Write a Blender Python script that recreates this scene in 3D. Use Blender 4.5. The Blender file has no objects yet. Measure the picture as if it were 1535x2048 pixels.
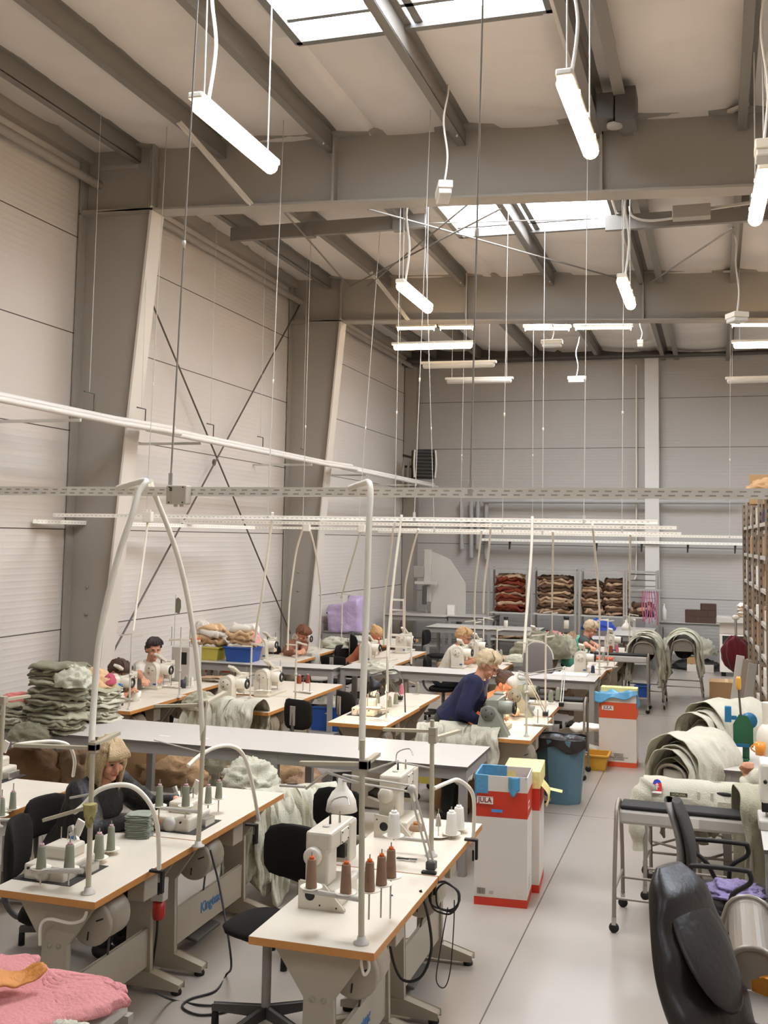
import bpy, bmesh, math, random
from mathutils import Vector, Matrix, noise
V=Vector; PI=math.pi
sc=bpy.context.scene; COL=sc.collection
R=random.Random(7)
# ---------------- camera model ----------------
yaw,pitch,roll,FP,CX,CY=.295354730,.082789485,.0169884852,2102.94,792.98,900.21
H=2.5
_c,_s=math.cos(yaw),math.sin(yaw)
FW=V((-_s*math.cos(pitch),_c*math.cos(pitch),math.sin(pitch)))
_r=V((_c,_s,0)); _u=_r.cross(FW)
RT=_r*math.cos(roll)+_u*math.sin(roll); UP=-_r*math.sin(roll)+_u*math.cos(roll)
CAM=V((0,0,H))
def ray(x,y): return FW+RT*((x-CX)/FP)-UP*((y-CY)/FP)
def PZ(x,y,z): d=ray(x,y); return CAM+d*((z-H)/d.z)
def PY(x,y,yy): d=ray(x,y); return CAM+d*(yy/d.y)
def PX(x,y,xx): d=ray(x,y); return CAM+d*(xx/d.x)
cd=bpy.data.cameras.new('camera'); cam=bpy.data.objects.new('camera',cd); COL.objects.link(cam)
cam.matrix_world=Matrix(((RT.x,UP.x,-FW.x,0),(RT.y,UP.y,-FW.y,0),(RT.z,UP.z,-FW.z,H),(0,0,0,1)))
cd.sensor_fit='VERTICAL'; cd.sensor_height=36; cd.sensor_width=27; cd.lens=FP*36/2048
cd.shift_x=-(CX-767.5)/2048; cd.shift_y=(CY-1024)/2048; cd.clip_start=.05; cd.clip_end=100
sc.camera=cam
# ---------------- materials ----------------
def lin(h):
    if isinstance(h,str):
        h=h.lstrip('#'); c=[int(h[i:i+2],16)/255 for i in (0,2,4)]
    else: c=h
    return tuple((v/12.92 if v<=.04045 else ((v+.055)/1.055)**2.4) for v in c)+(1,)
MC={}
def mat(name,col,rough=.6,metal=0,var=.06,scale=6,bump=0,bscale=40,spec=.5,emit=0,ecol=None,alpha=1,trans=0,sheen=0,coords='Object'):
    if name in MC: return MC[name]
    m=bpy.data.materials.new(name); m.use_nodes=True; nt=m.node_tree; b=nt.nodes['Principled BSDF']
    c=lin(col); b.inputs['Roughness'].default_value=rough; b.inputs['Metallic'].default_value=metal
    b.inputs['Specular IOR Level'].default_value=spec
    if alpha<1: b.inputs['Alpha'].default_value=alpha
    if trans: b.inputs['Transmission Weight'].default_value=trans
    if sheen: b.inputs['Sheen Weight'].default_value=sheen
    tc=nt.nodes.new('ShaderNodeTexCoord')
    n=nt.nodes.new('ShaderNodeTexNoise'); n.inputs['Scale'].default_value=scale; n.inputs['Detail'].default_value=3
    nt.links.new(tc.outputs[coords],n.inputs['Vector'])
    mx=nt.nodes.new('ShaderNodeMix'); mx.data_type='RGBA'
    mx.inputs[6].default_value=tuple(min(1,v*(1-var)) for v in c[:3])+(1,)
    mx.inputs[7].default_value=tuple(min(1,v*(1+var)) for v in c[:3])+(1,)
    nt.links.new(n.outputs['Fac'],mx.inputs[0]); nt.links.new(mx.outputs[2],b.inputs['Base Color'])
    if bump:
        n2=nt.nodes.new('ShaderNodeTexNoise'); n2.inputs['Scale'].default_value=bscale; n2.inputs['Detail'].default_value=4
        nt.links.new(tc.outputs[coords],n2.inputs['Vector'])
        bp=nt.nodes.new('ShaderNodeBump'); bp.inputs['Strength'].default_value=bump; bp.inputs['Distance'].default_value=.02
        nt.links.new(n2.outputs['Fac'],bp.inputs['Height']); nt.links.new(bp.outputs['Normal'],b.inputs['Normal'])
    if emit:
        b.inputs['Emission Color'].default_value=lin(ecol or col); b.inputs['Emission Strength'].default_value=emit
    MC[name]=m; return m
# ---------------- mesh builder ----------------
class M:
    def __init__(s): s.v=[]; s.f=[]; s.m=[]; s.sm=[]
    def add(s,vs,fs,mi=0,smooth=False):
        o=len(s.v); s.v+= [V(p) for p in vs]
        for f in fs: s.f.append([i+o for i in f]); s.m.append(mi); s.sm.append(smooth)
        return s
    def box(s,c,d,mi=0,rz=0,mt=None,taper=1.0):
        x,y,z=[k/2 for k in d]; T=Matrix.Translation(V(c))@Matrix.Rotation(rz,4,'Z')
        if mt is not None: T=Matrix.Translation(V(c))@mt
        vs=[T@V((a*x*(taper if c_>0 else 1),b*y*(taper if c_>0 else 1),c_*z)) for c_ in (-1,1) for b in (-1,1) for a in (-1,1)]
        return s.add(vs,[(0,2,3,1),(4,5,7,6),(0,1,5,4),(2,6,7,3),(0,4,6,2),(1,3,7,5)],mi)
    def bb(s,x0,x1,y0,y1,z0,z1,mi=0): return s.box(((x0+x1)/2,(y0+y1)/2,(z0+z1)/2),(abs(x1-x0),abs(y1-y0),abs(z1-z0)),mi)
    def bar(s,a,b,w,h=None,mi=0,up=(0,0,1)):
        a=V(a);b=V(b);h=h or w; d=(b-a); L=d.length
        if L<1e-6: return s
        d/=L; u=V(up)
        if abs(d.dot(u))>.98: u=V((0,1,0)) if abs(d.y)<.9 else V((1,0,0))
        sx=d.cross(u).normalized(); u=sx.cross(d)
        vs=[p+sx*(i*w/2)+u*(j*h/2) for p in (a,b) for j in (-1,1) for i in (-1,1)]
        return s.add(vs,[(0,2,3,1),(4,5,7,6),(0,1,5,4),(2,6,7,3),(0,4,6,2),(1,3,7,5)],mi)
    def tube(s,pts,r,n=8,mi=0,closed=False,cap=True):
        pts=[V(p) for p in pts]; k=len(pts); o=len(s.v)
        rr=r if isinstance(r,(list,tuple)) else [r]*k
        t0=(pts[1]-pts[0]).normalized(); u=V((0,0,1)) if abs(t0.z)<.9 else V((1,0,0)); sx=t0.cross(u).normalized()
        vs=[]
        for i,p in enumerate(pts):
            if closed: t=(pts[(i+1)%k]-pts[i-1])
            else: t=pts[min(i+1,k-1)]-pts[max(i-1,0)]
            t=t.normalized(); sx=(sx-t*sx.dot(t)).normalized(); up=t.cross(sx)
            for j in range(n):
                a=2*PI*j/n; vs.append(p+(sx*math.cos(a)+up*math.sin(a))*rr[i])
        fs=[]
        for i in range(k if closed else k-1):
            for j in range(n):
                a=i*n+j;b=i*n+(j+1)%n;i2=((i+1)%k)*n; fs.append((a,b,i2+(j+1)%n,i2+j))
        s.add(vs,fs,mi,True)
        if cap and not closed: s.add(vs[:n],[tuple(range(n))[::-1]],mi); s.add(vs[-n:],[tuple(range(n))],mi)
        return s
    def cyl(s,a,b,r,r2=None,n=12,mi=0): return s.tube([a,b],[r,r if r2 is None else r2],n,mi)
    def lathe(s,prof,c=(0,0,0),n=16,mi=0,axis='Z',smooth=True):
        vs=[];c=V(c)
        for (r,z) in prof:
            for j in range(n):
                a=2*PI*j/n; x,y=r*math.cos(a),r*math.sin(a)
                vs.append(c+(V((x,y,z)) if axis=='Z' else V((x,z,-y)) if axis=='Y' else V((z,x,y))))
        fs=[(i*n+j,i*n+(j+1)%n,(i+1)*n+(j+1)%n,(i+1)*n+j) for i in range(len(prof)-1) for j in range(n)]
        s.add(vs,fs,mi,smooth)
        if prof[0][0]>1e-4: s.add(vs[:n],[tuple(range(n))[::-1]],mi)
        if prof[-1][0]>1e-4: s.add(vs[-n:],[tuple(range(n))],mi)
        return s
    def prism(s,poly,t,fr=None,mi=0):
        # poly in local (x,z), extruded along local y by t (centred)
        fr=fr or Matrix.Identity(4); n=len(poly)
        vs=[fr@V((p[0],-t/2,p[1])) for p in poly]+[fr@V((p[0],t/2,p[1])) for p in poly]
        fs=[tuple(range(n)),tuple(range(n,2*n))[::-1]]+[(i,(i+1)%n+0,(i+1)%n+n,i+n) for i in range(n)]
        return s.add(vs,fs,mi)
    def grid(s,fn,nu,nv,mi=0,smooth=True,wrapu=False):
        vs=[fn(i/nu,j/nv) for j in range(nv+1) for i in range(nu+(0 if wrapu else 1))]
        w=nu if wrapu else nu+1
        fs=[(j*w+i,j*w+(i+1)%w,(j+1)*w+(i+1)%w,(j+1)*w+i) for j in range(nv) for i in range(nu)]
        return s.add(vs,fs,mi,smooth)
    def ell(s,c,r,n=12,mi=0,fr=None,fn=None):
        c=V(c); fr=fr or Matrix.Identity(3)
        def g(u,v):
            a=2*PI*u; b=PI*v; d=V((math.sin(b)*math.cos(a),math.sin(b)*math.sin(a),-math.cos(b)))
            k=fn(d) if fn else 1
            return c+fr@V((d.x*r[0]*k,d.y*r[1]*k,d.z*r[2]*k))
        return s.grid(g,n,max(6,n//2+2),mi,True,True)
    def T(s,mt): s.v=[mt@p for p in s.v]; return s
    def build(s,name,mats,parent=None,bev=0,sol=0,sub=0,loc=None,link=True):
        me=bpy.data.meshes.new(name); me.from_pydata(s.v,[],s.f)
        if not isinstance(mats,(list,tuple)): mats=[mats]
        for m in mats: me.materials.append(m)
        me.polygons.foreach_set('material_index',s.m); me.polygons.foreach_set('use_smooth',s.sm)
        me.validate(); me.update()
        o=bpy.data.objects.new(name,me)
        if link: COL.objects.link(o)
        if parent: o.parent=parent
        if loc is not None: o.location=loc
        if sol: d=o.modifiers.new('t','SOLIDIFY'); d.thickness=sol; d.offset=0
        if bev: b=o.modifiers.new('b','BEVEL'); b.width=bev; b.segments=2; b.limit_method='ANGLE'; b.angle_limit=.7
        if sub: d=o.modifiers.new('s','SUBSURF'); d.levels=sub; d.render_levels=sub
        return o
_TS=bpy.data.scenes.new('scratch')
def evalmesh(o):
    _TS.collection.objects.link(o); vl=_TS.view_layers[0]; vl.update(); dg=vl.depsgraph; me=bpy.data.meshes.new_from_object(o.evaluated_get(dg)); bpy.data.objects.remove(o); return me
def tag(o,label=None,cat=None,group=None,kind=None):
    if label: o['label']=label
    if cat: o['category']=cat
    if group: o['group']=group
    if kind: o['kind']=kind
    return o
def thing(name,loc,label,cat,group=None,rz=0):
    o=bpy.data.objects.new(name,None); COL.objects.link(o); o.location=loc; o.rotation_euler=(0,0,rz); o.empty_display_size=.1
    return tag(o,label,cat,group)
def struct(o): o['kind']='structure'; return o
def kids(o): return [c for c in COL.objects if c.parent==o]
def copy_tree(o,loc=None,rz=None,label=None,group=None,parent=None):
    c=o.copy(); COL.objects.link(c)
    if parent: c.parent=parent
    if loc is not None: c.location=loc
    if rz is not None: c.rotation_euler=(0,0,rz)
    if label: c['label']=label
    if group: c['group']=group
    for k in kids(o): copy_tree(k,parent=c)
    return c
_KC={}
def cat(pts,n=6,closed=False):
    p=[V(q) for q in pts]; out=[]; k=len(p)
    rng=range(k if closed else k-1)
    for i in rng:
        if closed: a,b,c,d=p[i-1],p[i],p[(i+1)%k],p[(i+2)%k]
        else: a,b,c,d=p[max(i-1,0)],p[i],p[i+1],p[min(i+2,k-1)]
        for j in range(n):
            t=j/n; out.append(.5*((2*b)+(c-a)*t+(2*a-5*b+4*c-d)*t*t+(3*b-a-3*c+d)*t**3))
    if not closed: out.append(p[-1])
    return out
def nz(p,s=1,o=0): return noise.noise(V((p[0]*s+o,p[1]*s+o*1.7,p[2]*s-o)))
def text(name,body,size,mt,m,parent,ext=.0015):
    cu=bpy.data.curves.new(name,'FONT'); cu.body=body; cu.size=size; cu.extrude=ext; cu.align_x='CENTER'; cu.align_y='CENTER'; cu.offset=size*.02
    t=bpy.data.objects.new('tmp',cu); me=evalmesh(t)
    me.transform(mt); me.materials.clear(); me.materials.append(m)
    o=bpy.data.objects.new(name,me); COL.objects.link(o); o.parent=parent; return o
# palette
STEEL=mat('grey painted steel','#9b948a',.55,0,.05,3)
STEELD=mat('dark grey steel','#4f4b46',.55,0,.08,3)
STEELL=mat('pale grey steel','#bfb9ae',.5,0,.04,3)
GALV=mat('galvanised steel','#c9c6bd',.4,.35,.06,12)
CHROME=mat('chrome','#b9b5ae',.25,.9,.04,8)
BLACKM=mat('black metal','#1f1c19',.5,.2,.1,8)
BLACKF=mat('black fabric','#1e1b18',.9,0,.12,30,.35,180,.2)
RUB=mat('black rubber','#171412',.7,0,.1,10)
WHT=mat('white plastic','#e4dccc',.45,0,.03,6)
WHP=mat('white paper','#ece7dc',.7,0,.04,8)
CREAM=mat('cream machine enamel','#cfc6b4',.35,0,.04,6)
CREAMD=mat('beige enamel','#a89c88',.4,0,.05,6)
GREENM=mat('grey green enamel','#8b8c7d',.35,0,.05,6)
FRAME=mat('beige painted frame','#a59a86',.5,0,.06,5)
LAM=mat('cream laminate top','#d6ccba',.35,0,.05,4)
LAMD=mat('pale grey laminate','#c2bcb3',.4,0,.04,3)
ORW=mat('orange beech edge','#c08343',.45,0,.12,18)
WOOD=mat('honey wood','#b9762c',.3,0,.2,14)
CONDUIT=mat('pale plastic conduit','#ece4d2',.45,0,.03,5)
CARD=mat('brown cardboard','#b08a5e',.8,0,.07,8,.1,30)
CARDW=mat('white carton','#d8cfc2',.7,0,.03,6)
RED=mat('red carton print','#c8371c',.6,0,.05,8)
ORED=mat('orange red print','#d9552c',.6,0,.05,8)
BLUEP=mat('blue plastic film','#5a9fc4',.3,0,.12,12,.4,20,alpha=.88)
YELP=mat('pale yellow plastic film','#e9d98f',.4,0,.1,12,.4,20)
YEL=mat('yellow plastic','#c2b24a',.45,0,.06,6)
BLU=mat('blue plastic','#1d4a94',.4,0,.08,6)
SAGE=mat('sage green cloth','#a39e86',.9,0,.1,9,.3,90,.2,sheen=.2)
SAGED=mat('deep sage cloth','#7d7861',.9,0,.12,9,.3,90,.2,sheen=.2)
MINT=mat('pale mint cloth','#bcb9a4',.85,0,.08,9,.3,90,.2,sheen=.2)
PALE=mat('pale beige cloth','#bfbaa6',.9,0,.08,9,.3,90,.2,sheen=.2)
TAN=mat('tan scrap cloth','#b08f6a',.9,0,.15,7,.3,60,.2)
PEACH=mat('peach cloth','#d2ae85',.85,0,.12,7,.3,60,.2)
PINK=mat('pink foam cloth','#cf8a88',.85,0,.08,14,.5,60,.2)
ROSE=mat('rose cloth','#b9566a',.85,0,.12,8,.3,60,.2)
LILAC=mat('lilac plastic sheet','#b7a3c2',.3,0,.1,6,.9,9)
MAROON=mat('maroon cloth','#5c1519',.8,0,.2,10,.3,60,.2,sheen=.3)
BROWN=mat('brown cloth','#56402f',.9,0,.2,8,.3,60,.2)
RUST=mat('rust brown cloth','#6e2f1e',.9,0,.2,8,.3,60,.2)
SAND=mat('sand cloth','#a98b6e',.9,0,.15,8,.3,60,.2)
GREEN=mat('green enamel','#1f5a3c',.4,0,.1,8)
TEAL=mat('teal blue enamel','#1a6a90',.4,0,.1,8)
ORP=mat('orange plastic','#e4661f',.4,0,.06,8)
THG=mat('sage thread','#8b8c78',.8,0,.06,30,.3,300)
THB=mat('brown thread','#8f7058',.8,0,.06,30,.3,300)
THW=mat('white thread','#e8e3d8',.8,0,.03,30,.3,300)
THR=mat('rust thread','#8a3a22',.8,0,.06,30,.3,300)
THP=mat('pink thread','#c96a80',.8,0,.06,30,.3,300)
SKIN=mat('skin','#d39a7c',.55,0,.06,12,spec=.3)
SKINW=mat('warm skin','#cf9474',.55,0,.06,12,spec=.3)
BLONDE=mat('blonde hair','#c0a67c',.5,0,.3,40,.6,120)
GREYB=mat('pale blonde hair','#c9b48e',.5,0,.2,40,.6,120)
BRUN=mat('brown hair','#4a3020',.5,0,.25,40,.6,120)
DARKH=mat('dark hair','#2c1a18',.45,0,.25,40,.6,120)
GING=mat('ginger blonde hair','#c9a06f',.5,0,.25,40,.6,120)
DARK=mat('dark opening','#2a2724',.8,0,.1,6)
# ---------------- structure ----------------
XL=-6.85; YB=23.3; XR=9.0; YF=-6.0
def zc(x): return 6.865-.04*(x+6.85)
def wallmat(name,col,z0,pitch,rib=True):
    m=mat(name,col,.75,0,.03,1.5,spec=.25); nt=m.node_tree; b=nt.nodes['Principled BSDF']
    g=nt.nodes.new('ShaderNodeNewGeometry'); sp=nt.nodes.new('ShaderNodeSeparateXYZ'); nt.links.new(g.outputs['Position'],sp.inputs[0])
    def mth(op,a,v=None,c=None):
        n=nt.nodes.new('ShaderNodeMath'); n.operation=op
        nt.links.new(a,n.inputs[0])
        if v is not None: n.inputs[1].default_value=v
        return n.outputs[0]
    z=mth('SUBTRACT',sp.outputs[2],z0); z=mth('DIVIDE',z,pitch); f=mth('FRACT',z); s=mth('LESS_THAN',f,.011)
    src=b.inputs['Base Color'].links[0].from_socket
    mx=nt.nodes.new('ShaderNodeMix'); mx.data_type='RGBA'; nt.links.new(s,mx.inputs[0]); nt.links.new(src,mx.inputs[6]); mx.inputs[7].default_value=lin('#5a5148')
    nt.links.new(mx.outputs[2],b.inputs['Base Color'])
    r=mth('MULTIPLY',sp.outputs[2],2*PI/.135); r=mth('SINE',r)
    r=mth('POWER',mth('ABSOLUTE',r),6)
    bp=nt.nodes.new('ShaderNodeBump'); bp.inputs['Strength'].default_value=.35; bp.inputs['Distance'].default_value=.004
    nt.links.new(r,bp.inputs['Height']); nt.links.new(bp.outputs['Normal'],b.inputs['Normal'])
    return m
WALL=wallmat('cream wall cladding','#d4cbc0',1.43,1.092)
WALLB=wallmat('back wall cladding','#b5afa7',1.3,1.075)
CEIL=mat('white roof insulation foil','#ddd4ca',.8,0,.06,1.2,.15,5,spec=.2)
FLOOR=mat('polished concrete floor','#a0968b',.26,0,.1,.8,.04,3,spec=.45)
def floor_extra():
    nt=FLOOR.node_tree; b=nt.nodes['Principled BSDF']
    g=nt.nodes.new('ShaderNodeNewGeometry'); sp=nt.nodes.new('ShaderNodeSeparateXYZ'); nt.links.new(g.outputs['Position'],sp.inputs[0])
    def line(sock,off,pit,w):
        a=nt.nodes.new('ShaderNodeMath'); a.operation='SUBTRACT'; nt.links.new(sock,a.inputs[0]); a.inputs[1].default_value=off
        d=nt.nodes.new('ShaderNodeMath'); d.operation='DIVIDE'; nt.links.new(a.outputs[0],d.inputs[0]); d.inputs[1].default_value=pit
        f=nt.nodes.new('ShaderNodeMath'); f.operation='FRACT'; nt.links.new(d.outputs[0],f.inputs[0])
        l=nt.nodes.new('ShaderNodeMath'); l.operation='LESS_THAN'; nt.links.new(f.outputs[0],l.inputs[0]); l.inputs[1].default_value=w/pit
        return l.outputs[0]
    a=line(sp.outputs[0],-1.195,6,.009); c=line(sp.outputs[1],9.9,6,.009)
    mx=nt.nodes.new('ShaderNodeMath'); mx.operation='MAXIMUM'; nt.links.new(a,mx.inputs[0]); nt.links.new(c,mx.inputs[1])
    m2=nt.nodes.new('ShaderNodeMix'); m2.data_type='RGBA'; nt.links.new(mx.outputs[0],m2.inputs[0])
    nt.links.new(b.inputs['Base Color'].links[0].from_socket,m2.inputs[6]); m2.inputs[7].default_value=lin('#5b5148')
    nt.links.new(m2.outputs[2],b.inputs['Base Color'])
floor_extra()
struct(M().bb(XL-.2,XR+.2,YF-.2,YB+.2,-.2,0).build('floor',FLOOR))
struct(M().bb(XL-.2,XL,YF,YB,0,7.1).build('wall_left',WALL))
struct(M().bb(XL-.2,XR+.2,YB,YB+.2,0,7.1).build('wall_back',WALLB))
struct(M().bb(XR,XR+.2,YF,YB,0,7.1).build('wall_right',WALL))
struct(M().bb(XL-.2,XR+.2,YF-.2,YF,0,7.1).build('wall_front',WALL))
# purlin lines and ceiling
PUR=[-6.15,-5.1,-3.83,-2.42,-1.04,.29,1.64,3.0,4.35,5.7,7.05,8.4]
SKY=[(-3.36,-1.2),(3.1,5.6)]  # second span: unseen skylight row on the right, added to light the hall
SKYY=[(-4.0,-1.1),(4.75,7.97),(10.9,13.9),(17.0,20.0)]
cm=M()
xs=[XL-.2]+PUR+[XR+.2]
def inhole(x0,x1,y0,y1):
    return any(x0>=a-.01 and x1<=b+.01 for a,b in SKY) and any(y0>=c-.01 and y1<=d+.01 for c,d in SKYY)
xcut=sorted(set(xs+[a for s in SKY for a in s])); ycut=[YF]+[v for s in SKYY for v in s]+[YB+.2]
for i in range(len(xcut)-1):
    for j in range(len(ycut)-1):
        x0,x1,y0,y1=xcut[i],xcut[i+1],ycut[j],ycut[j+1]
        if inhole(x0,x1,y0,y1): continue
        # enclosing purlin bay
        pa=max([p for p in xs if p<=x0+.001]); pb=min([p for p in xs if p>=x1-.001])
        def fn(u,v):
            x=x0+(x1-x0)*u; y=y0+(y1-y0)*v; t=(x-pa)/(pb-pa)
            cr=abs(((y+.3*math.sin(x*1.7))/1.21)%1-.5)*2
            sag=.052*math.sin(PI*t)**.7*(1-cr**8)+.02*nz((x,y,0),1.3)*math.sin(PI*t)
            e=min(1,min(u,1-u)*8); e2=min(1,min(v,1-v)*12)
            return V((x,y,zc(x)-sag*e*e2))
        cm.grid(fn,8,max(4,int((y1-y0)*9)))
cm.bb(XL-.2,XR+.2,YF,YB+.2,7.6,7.62)
# solid roof skin above with curbs around skylights comes from the skylights themselves
cm.v=cm.v; ceil=struct(cm.build('ceiling',CEIL))
SKM=mat('bright skylight sheet','#eef4fb',.5,0,0,3,emit=11.5,ecol='#e0e9f6')
SKF=mat('skylight frame','#77736c',.5,0,.05,4)
k=1
for a,b in SKY:
    for c,d in SKYY:
        w=M(); z=zc((a+b)/2)
        for x0,x1,y0,y1 in ((a-.02,a+.05,c,d),(b-.05,b+.02,c,d),(a,b,c-.02,c+.05),(a,b,d-.05,d+.02)): w.bb(x0,x1,y0,y1,z-.04,z+.1)
        w.bb(a,b,d-.36,d-.31,z+.0,z+.06); w.bb((a+b)/2-.04,(a+b)/2+.03,c,d,z+.0,z+.08)
        o=struct(w.build('window_%d'%k,SKF)); 
        M().bb(a+.04,b-.04,c+.04,d-.04,z+.07,z+.09).build('skylight_sheet',SKM,o); k+=1
PM=mat('purlin steel','#7f786f',.55,0,.05,3)
tn=1
for x in PUR:
    m=M(); z=zc(x)
    ww=.11
    m.bb(x-.012,x+.012,YF,YB,z-.2,z-.001); m.bb(x-.07,x+.012,YF,YB,z-.205,z-.19); m.bb(x-.012,x+.07,YF,YB,z-.016,z-.002); m.bb(x-.07,x-.06,YF,YB,z-.19,z-.17)
    if x==-1.04:
        m.bb(x+.2,x+.225,YF,YB,z-.2,z-.001); m.bb(x+.2,x+.3,YF,YB,z-.205,z-.19)
    struct(m.build('trim_%d'%tn,PM)); tn+=1
# frames: tapered column + rafter
RM=mat('frame steel','#9f978b',.6,0,.04,1.2); 
def rz(x,base): return base-.04*(x+6.85)
def frame(y,dep=.26,last=False):
    global tn
    m=M(); y0=y-dep/2; y1=y+dep/2
    # rafter web & flanges
    xa,xb=-6.8,XR
    def q(p,t,mi=0): m.prism(p,t,Matrix.Translation(V((0,y,0))),mi)
    q([(xa,rz(xa,6.10)),(xb,rz(xb,6.10)),(xb,rz(xb,6.84)),(xa,rz(xa,6.84))],.014)
    q([(xa,rz(xa,6.08)),(xb,rz(xb,6.08)),(xb,rz(xb,6.105)),(xa,rz(xa,6.105))],dep)
    q([(xa,rz(xa,6.825)),(xb,rz(xb,6.825)),(xb,rz(xb,6.85)),(xa,rz(xa,6.85))],dep)
    # column
    ti,bi=-5.93,-6.42
    q([(-6.83,0),(bi,0),(ti,6.09),(-6.83,6.09)],.014)
    q([(-6.83,0),(-6.805,0),(-6.805,6.85),(-6.83,6.85)],dep)
    q([(bi-.02,0),(bi,0),(ti+.03,6.09),(ti,6.09)],dep,1)
    # stiffeners
    for sx in (ti+.01,-3.8,-1.04,2.9): m.bb(sx-.012,sx+.012,y0+.01,y1-.01,rz(sx,6.1),rz(sx,6.83))
    m.bb(-6.83,ti,y0,y1,6.05,6.075)
    m.bb(-6.6,-6.1,y0-.0,y0+.012,rz(-6.3,6.56),rz(-6.3,6.60)) if y<12 else None
    for hz in (1.6,1.9): m.lathe([(.0,-.012),(.016,-.012),(.016,0)],(-6.6,y-.012,hz),8,0,'Y')
    struct(m.build('trim_%d'%tn,[RM,mat('column flange','#d3cabd',.6,0,.04,1.5)])); tn+=1  # inner flange paler than the web: the light it catches is in its colour
for y in (-2.0,4.05,10.15,16.25): frame(y)
# knee braces, one per frame
for y,xa,xb in ((10.15,-5.1,-4.72),(16.25,-5.1,-4.75)):
    m=M(); m.bar((xa,y-1.05,zc(xa)-.2),(xb,y-.13,rz(xb,6.1)),.075,.014); m.bar((xa,y-1.05,zc(xa)-.2),(xb,y-.13,rz(xb,6.1)),.012,.05)
    m.bar((.29,y-.5,zc(.29)-.15),(.15,y-.13,rz(0,6.8)),.05,.03)
    for xx in (-3.83,-2.42): m.bar((xx,y-.32,zc(xx)-.2),(xx-.12,y-.13,rz(xx,6.8)),.012,.06)
    struct(m.build('trim_%d'%tn,mat('pale brace steel','#d0c7ba',.55,0,.04,3))); tn+=1
# wall bracing crosses, rods, eave tubes and struts
m=M()
m.cyl(PX(268,520,-6.72),PX(590,1290,-6.72),.013,n=6); m.cyl(PX(612,585,-6.7),PX(215,1325,-6.7),.013,n=6)
m.ell(PX(428,925,-6.71),(.03,.03,.05),8)
struct(m.build('trim_%d'%tn,mat('brace rod steel','#5f554a',.5,.2,.05,3))); tn+=1
m=M(); m.cyl((-6.66,YF,6.42),(-6.66,YB,6.42),.05,n=10); m.bb(-6.84,-6.74,YF,YB,6.66,6.86)
struct(m.build('trim_%d'%tn,RM)); tn+=1
m=M()
m.bb(-6.2,-3.5,12.55,12.62,6.42,6.6); m.bb(-1.25,2.0,12.55,12.62,6.22,6.4)
for x in (-5.1,-3.9,-1.1,.3): m.bb(x-.02,x+.1,12.52,12.64,6.4,6.6)
m.cyl((-3.5,12.6,6.48),(-1.25,12.6,6.38),.008,n=5)
for a,b in (((735,418),(1240,558)),((940,405),(735,540)),((1000,418),(700,372)),((1465,455),(1300,565)),((560,415),(700,548))):
    pa=PY(*a,11.2);pb=PY(*b,15.7); pa.z=min(pa.z,6.5); pb.z=min(pb.z,6.5); m.cyl(pa,pb,.012,n=5)
struct(m.build('trim_%d'%tn,PM)); tn+=1
# back wall: girt tubes, ridge plate and white column
m=M(); m.bb(XL,XR,YB-.1,YB,6.55,6.85); m.cyl((XL,YB-.6,6.5),(XR,YB-.6,6.35),.035,n=8); m.bb(XL,XR,22.8,22.9,6.42,6.5)
struct(m.build('trim_%d'%tn,STEELD)); tn+=1
m=M(); m.bb(-1.45,-1.16,YB-.32,YB,0,6.45); struct(m.build('trim_%d'%tn,mat('white boxed column','#d2cdc4',.6,0,.02,2))); tn+=1
m=M(); m.bb(-6.83,-6.55,YB-.3,YB-.0,0,6.4); struct(m.build('trim_%d'%tn,RM)); tn+=1
# ceiling vent box
t=thing('roof_fan',PY(1232,213,9.2),'dark square roof fan box beside the tube light near the top right','fan')
m=M(); m.bb(-.17,-.02,-.05,.25,-.12,.12); m.build('fan_housing',STEELD,t,bev=.01); M().bb(-.01,.17,-.05,.25,-.15,.16).build('fan_shroud',STEELD,t,bev=.01); M().lathe([(.07,0),(.07,-.03),(0,-.035)],(-.02,.05,-.14),12).build('lamp_cap',STEEL,t)
t=thing('cable_junction_box',PY(1382,425,11.6),'grey cable junction unit under the roof between two purlins right of the skylight','junction box')
M().bb(-.2,.2,-.08,.08,-.07,.07).build('box_body',STEEL,t,bev=.008); m=M(); m.tube(cat([(-.2,0,-.05),(-.45,0,-.06),(-.62,0,0),(-.66,0,.12)],5),.014,6); m.build('cable',STEELL,t); M().bar((.2,0,.03),(.6,0,.06),.03).build('conduit_arm',STEELL,t)
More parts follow.
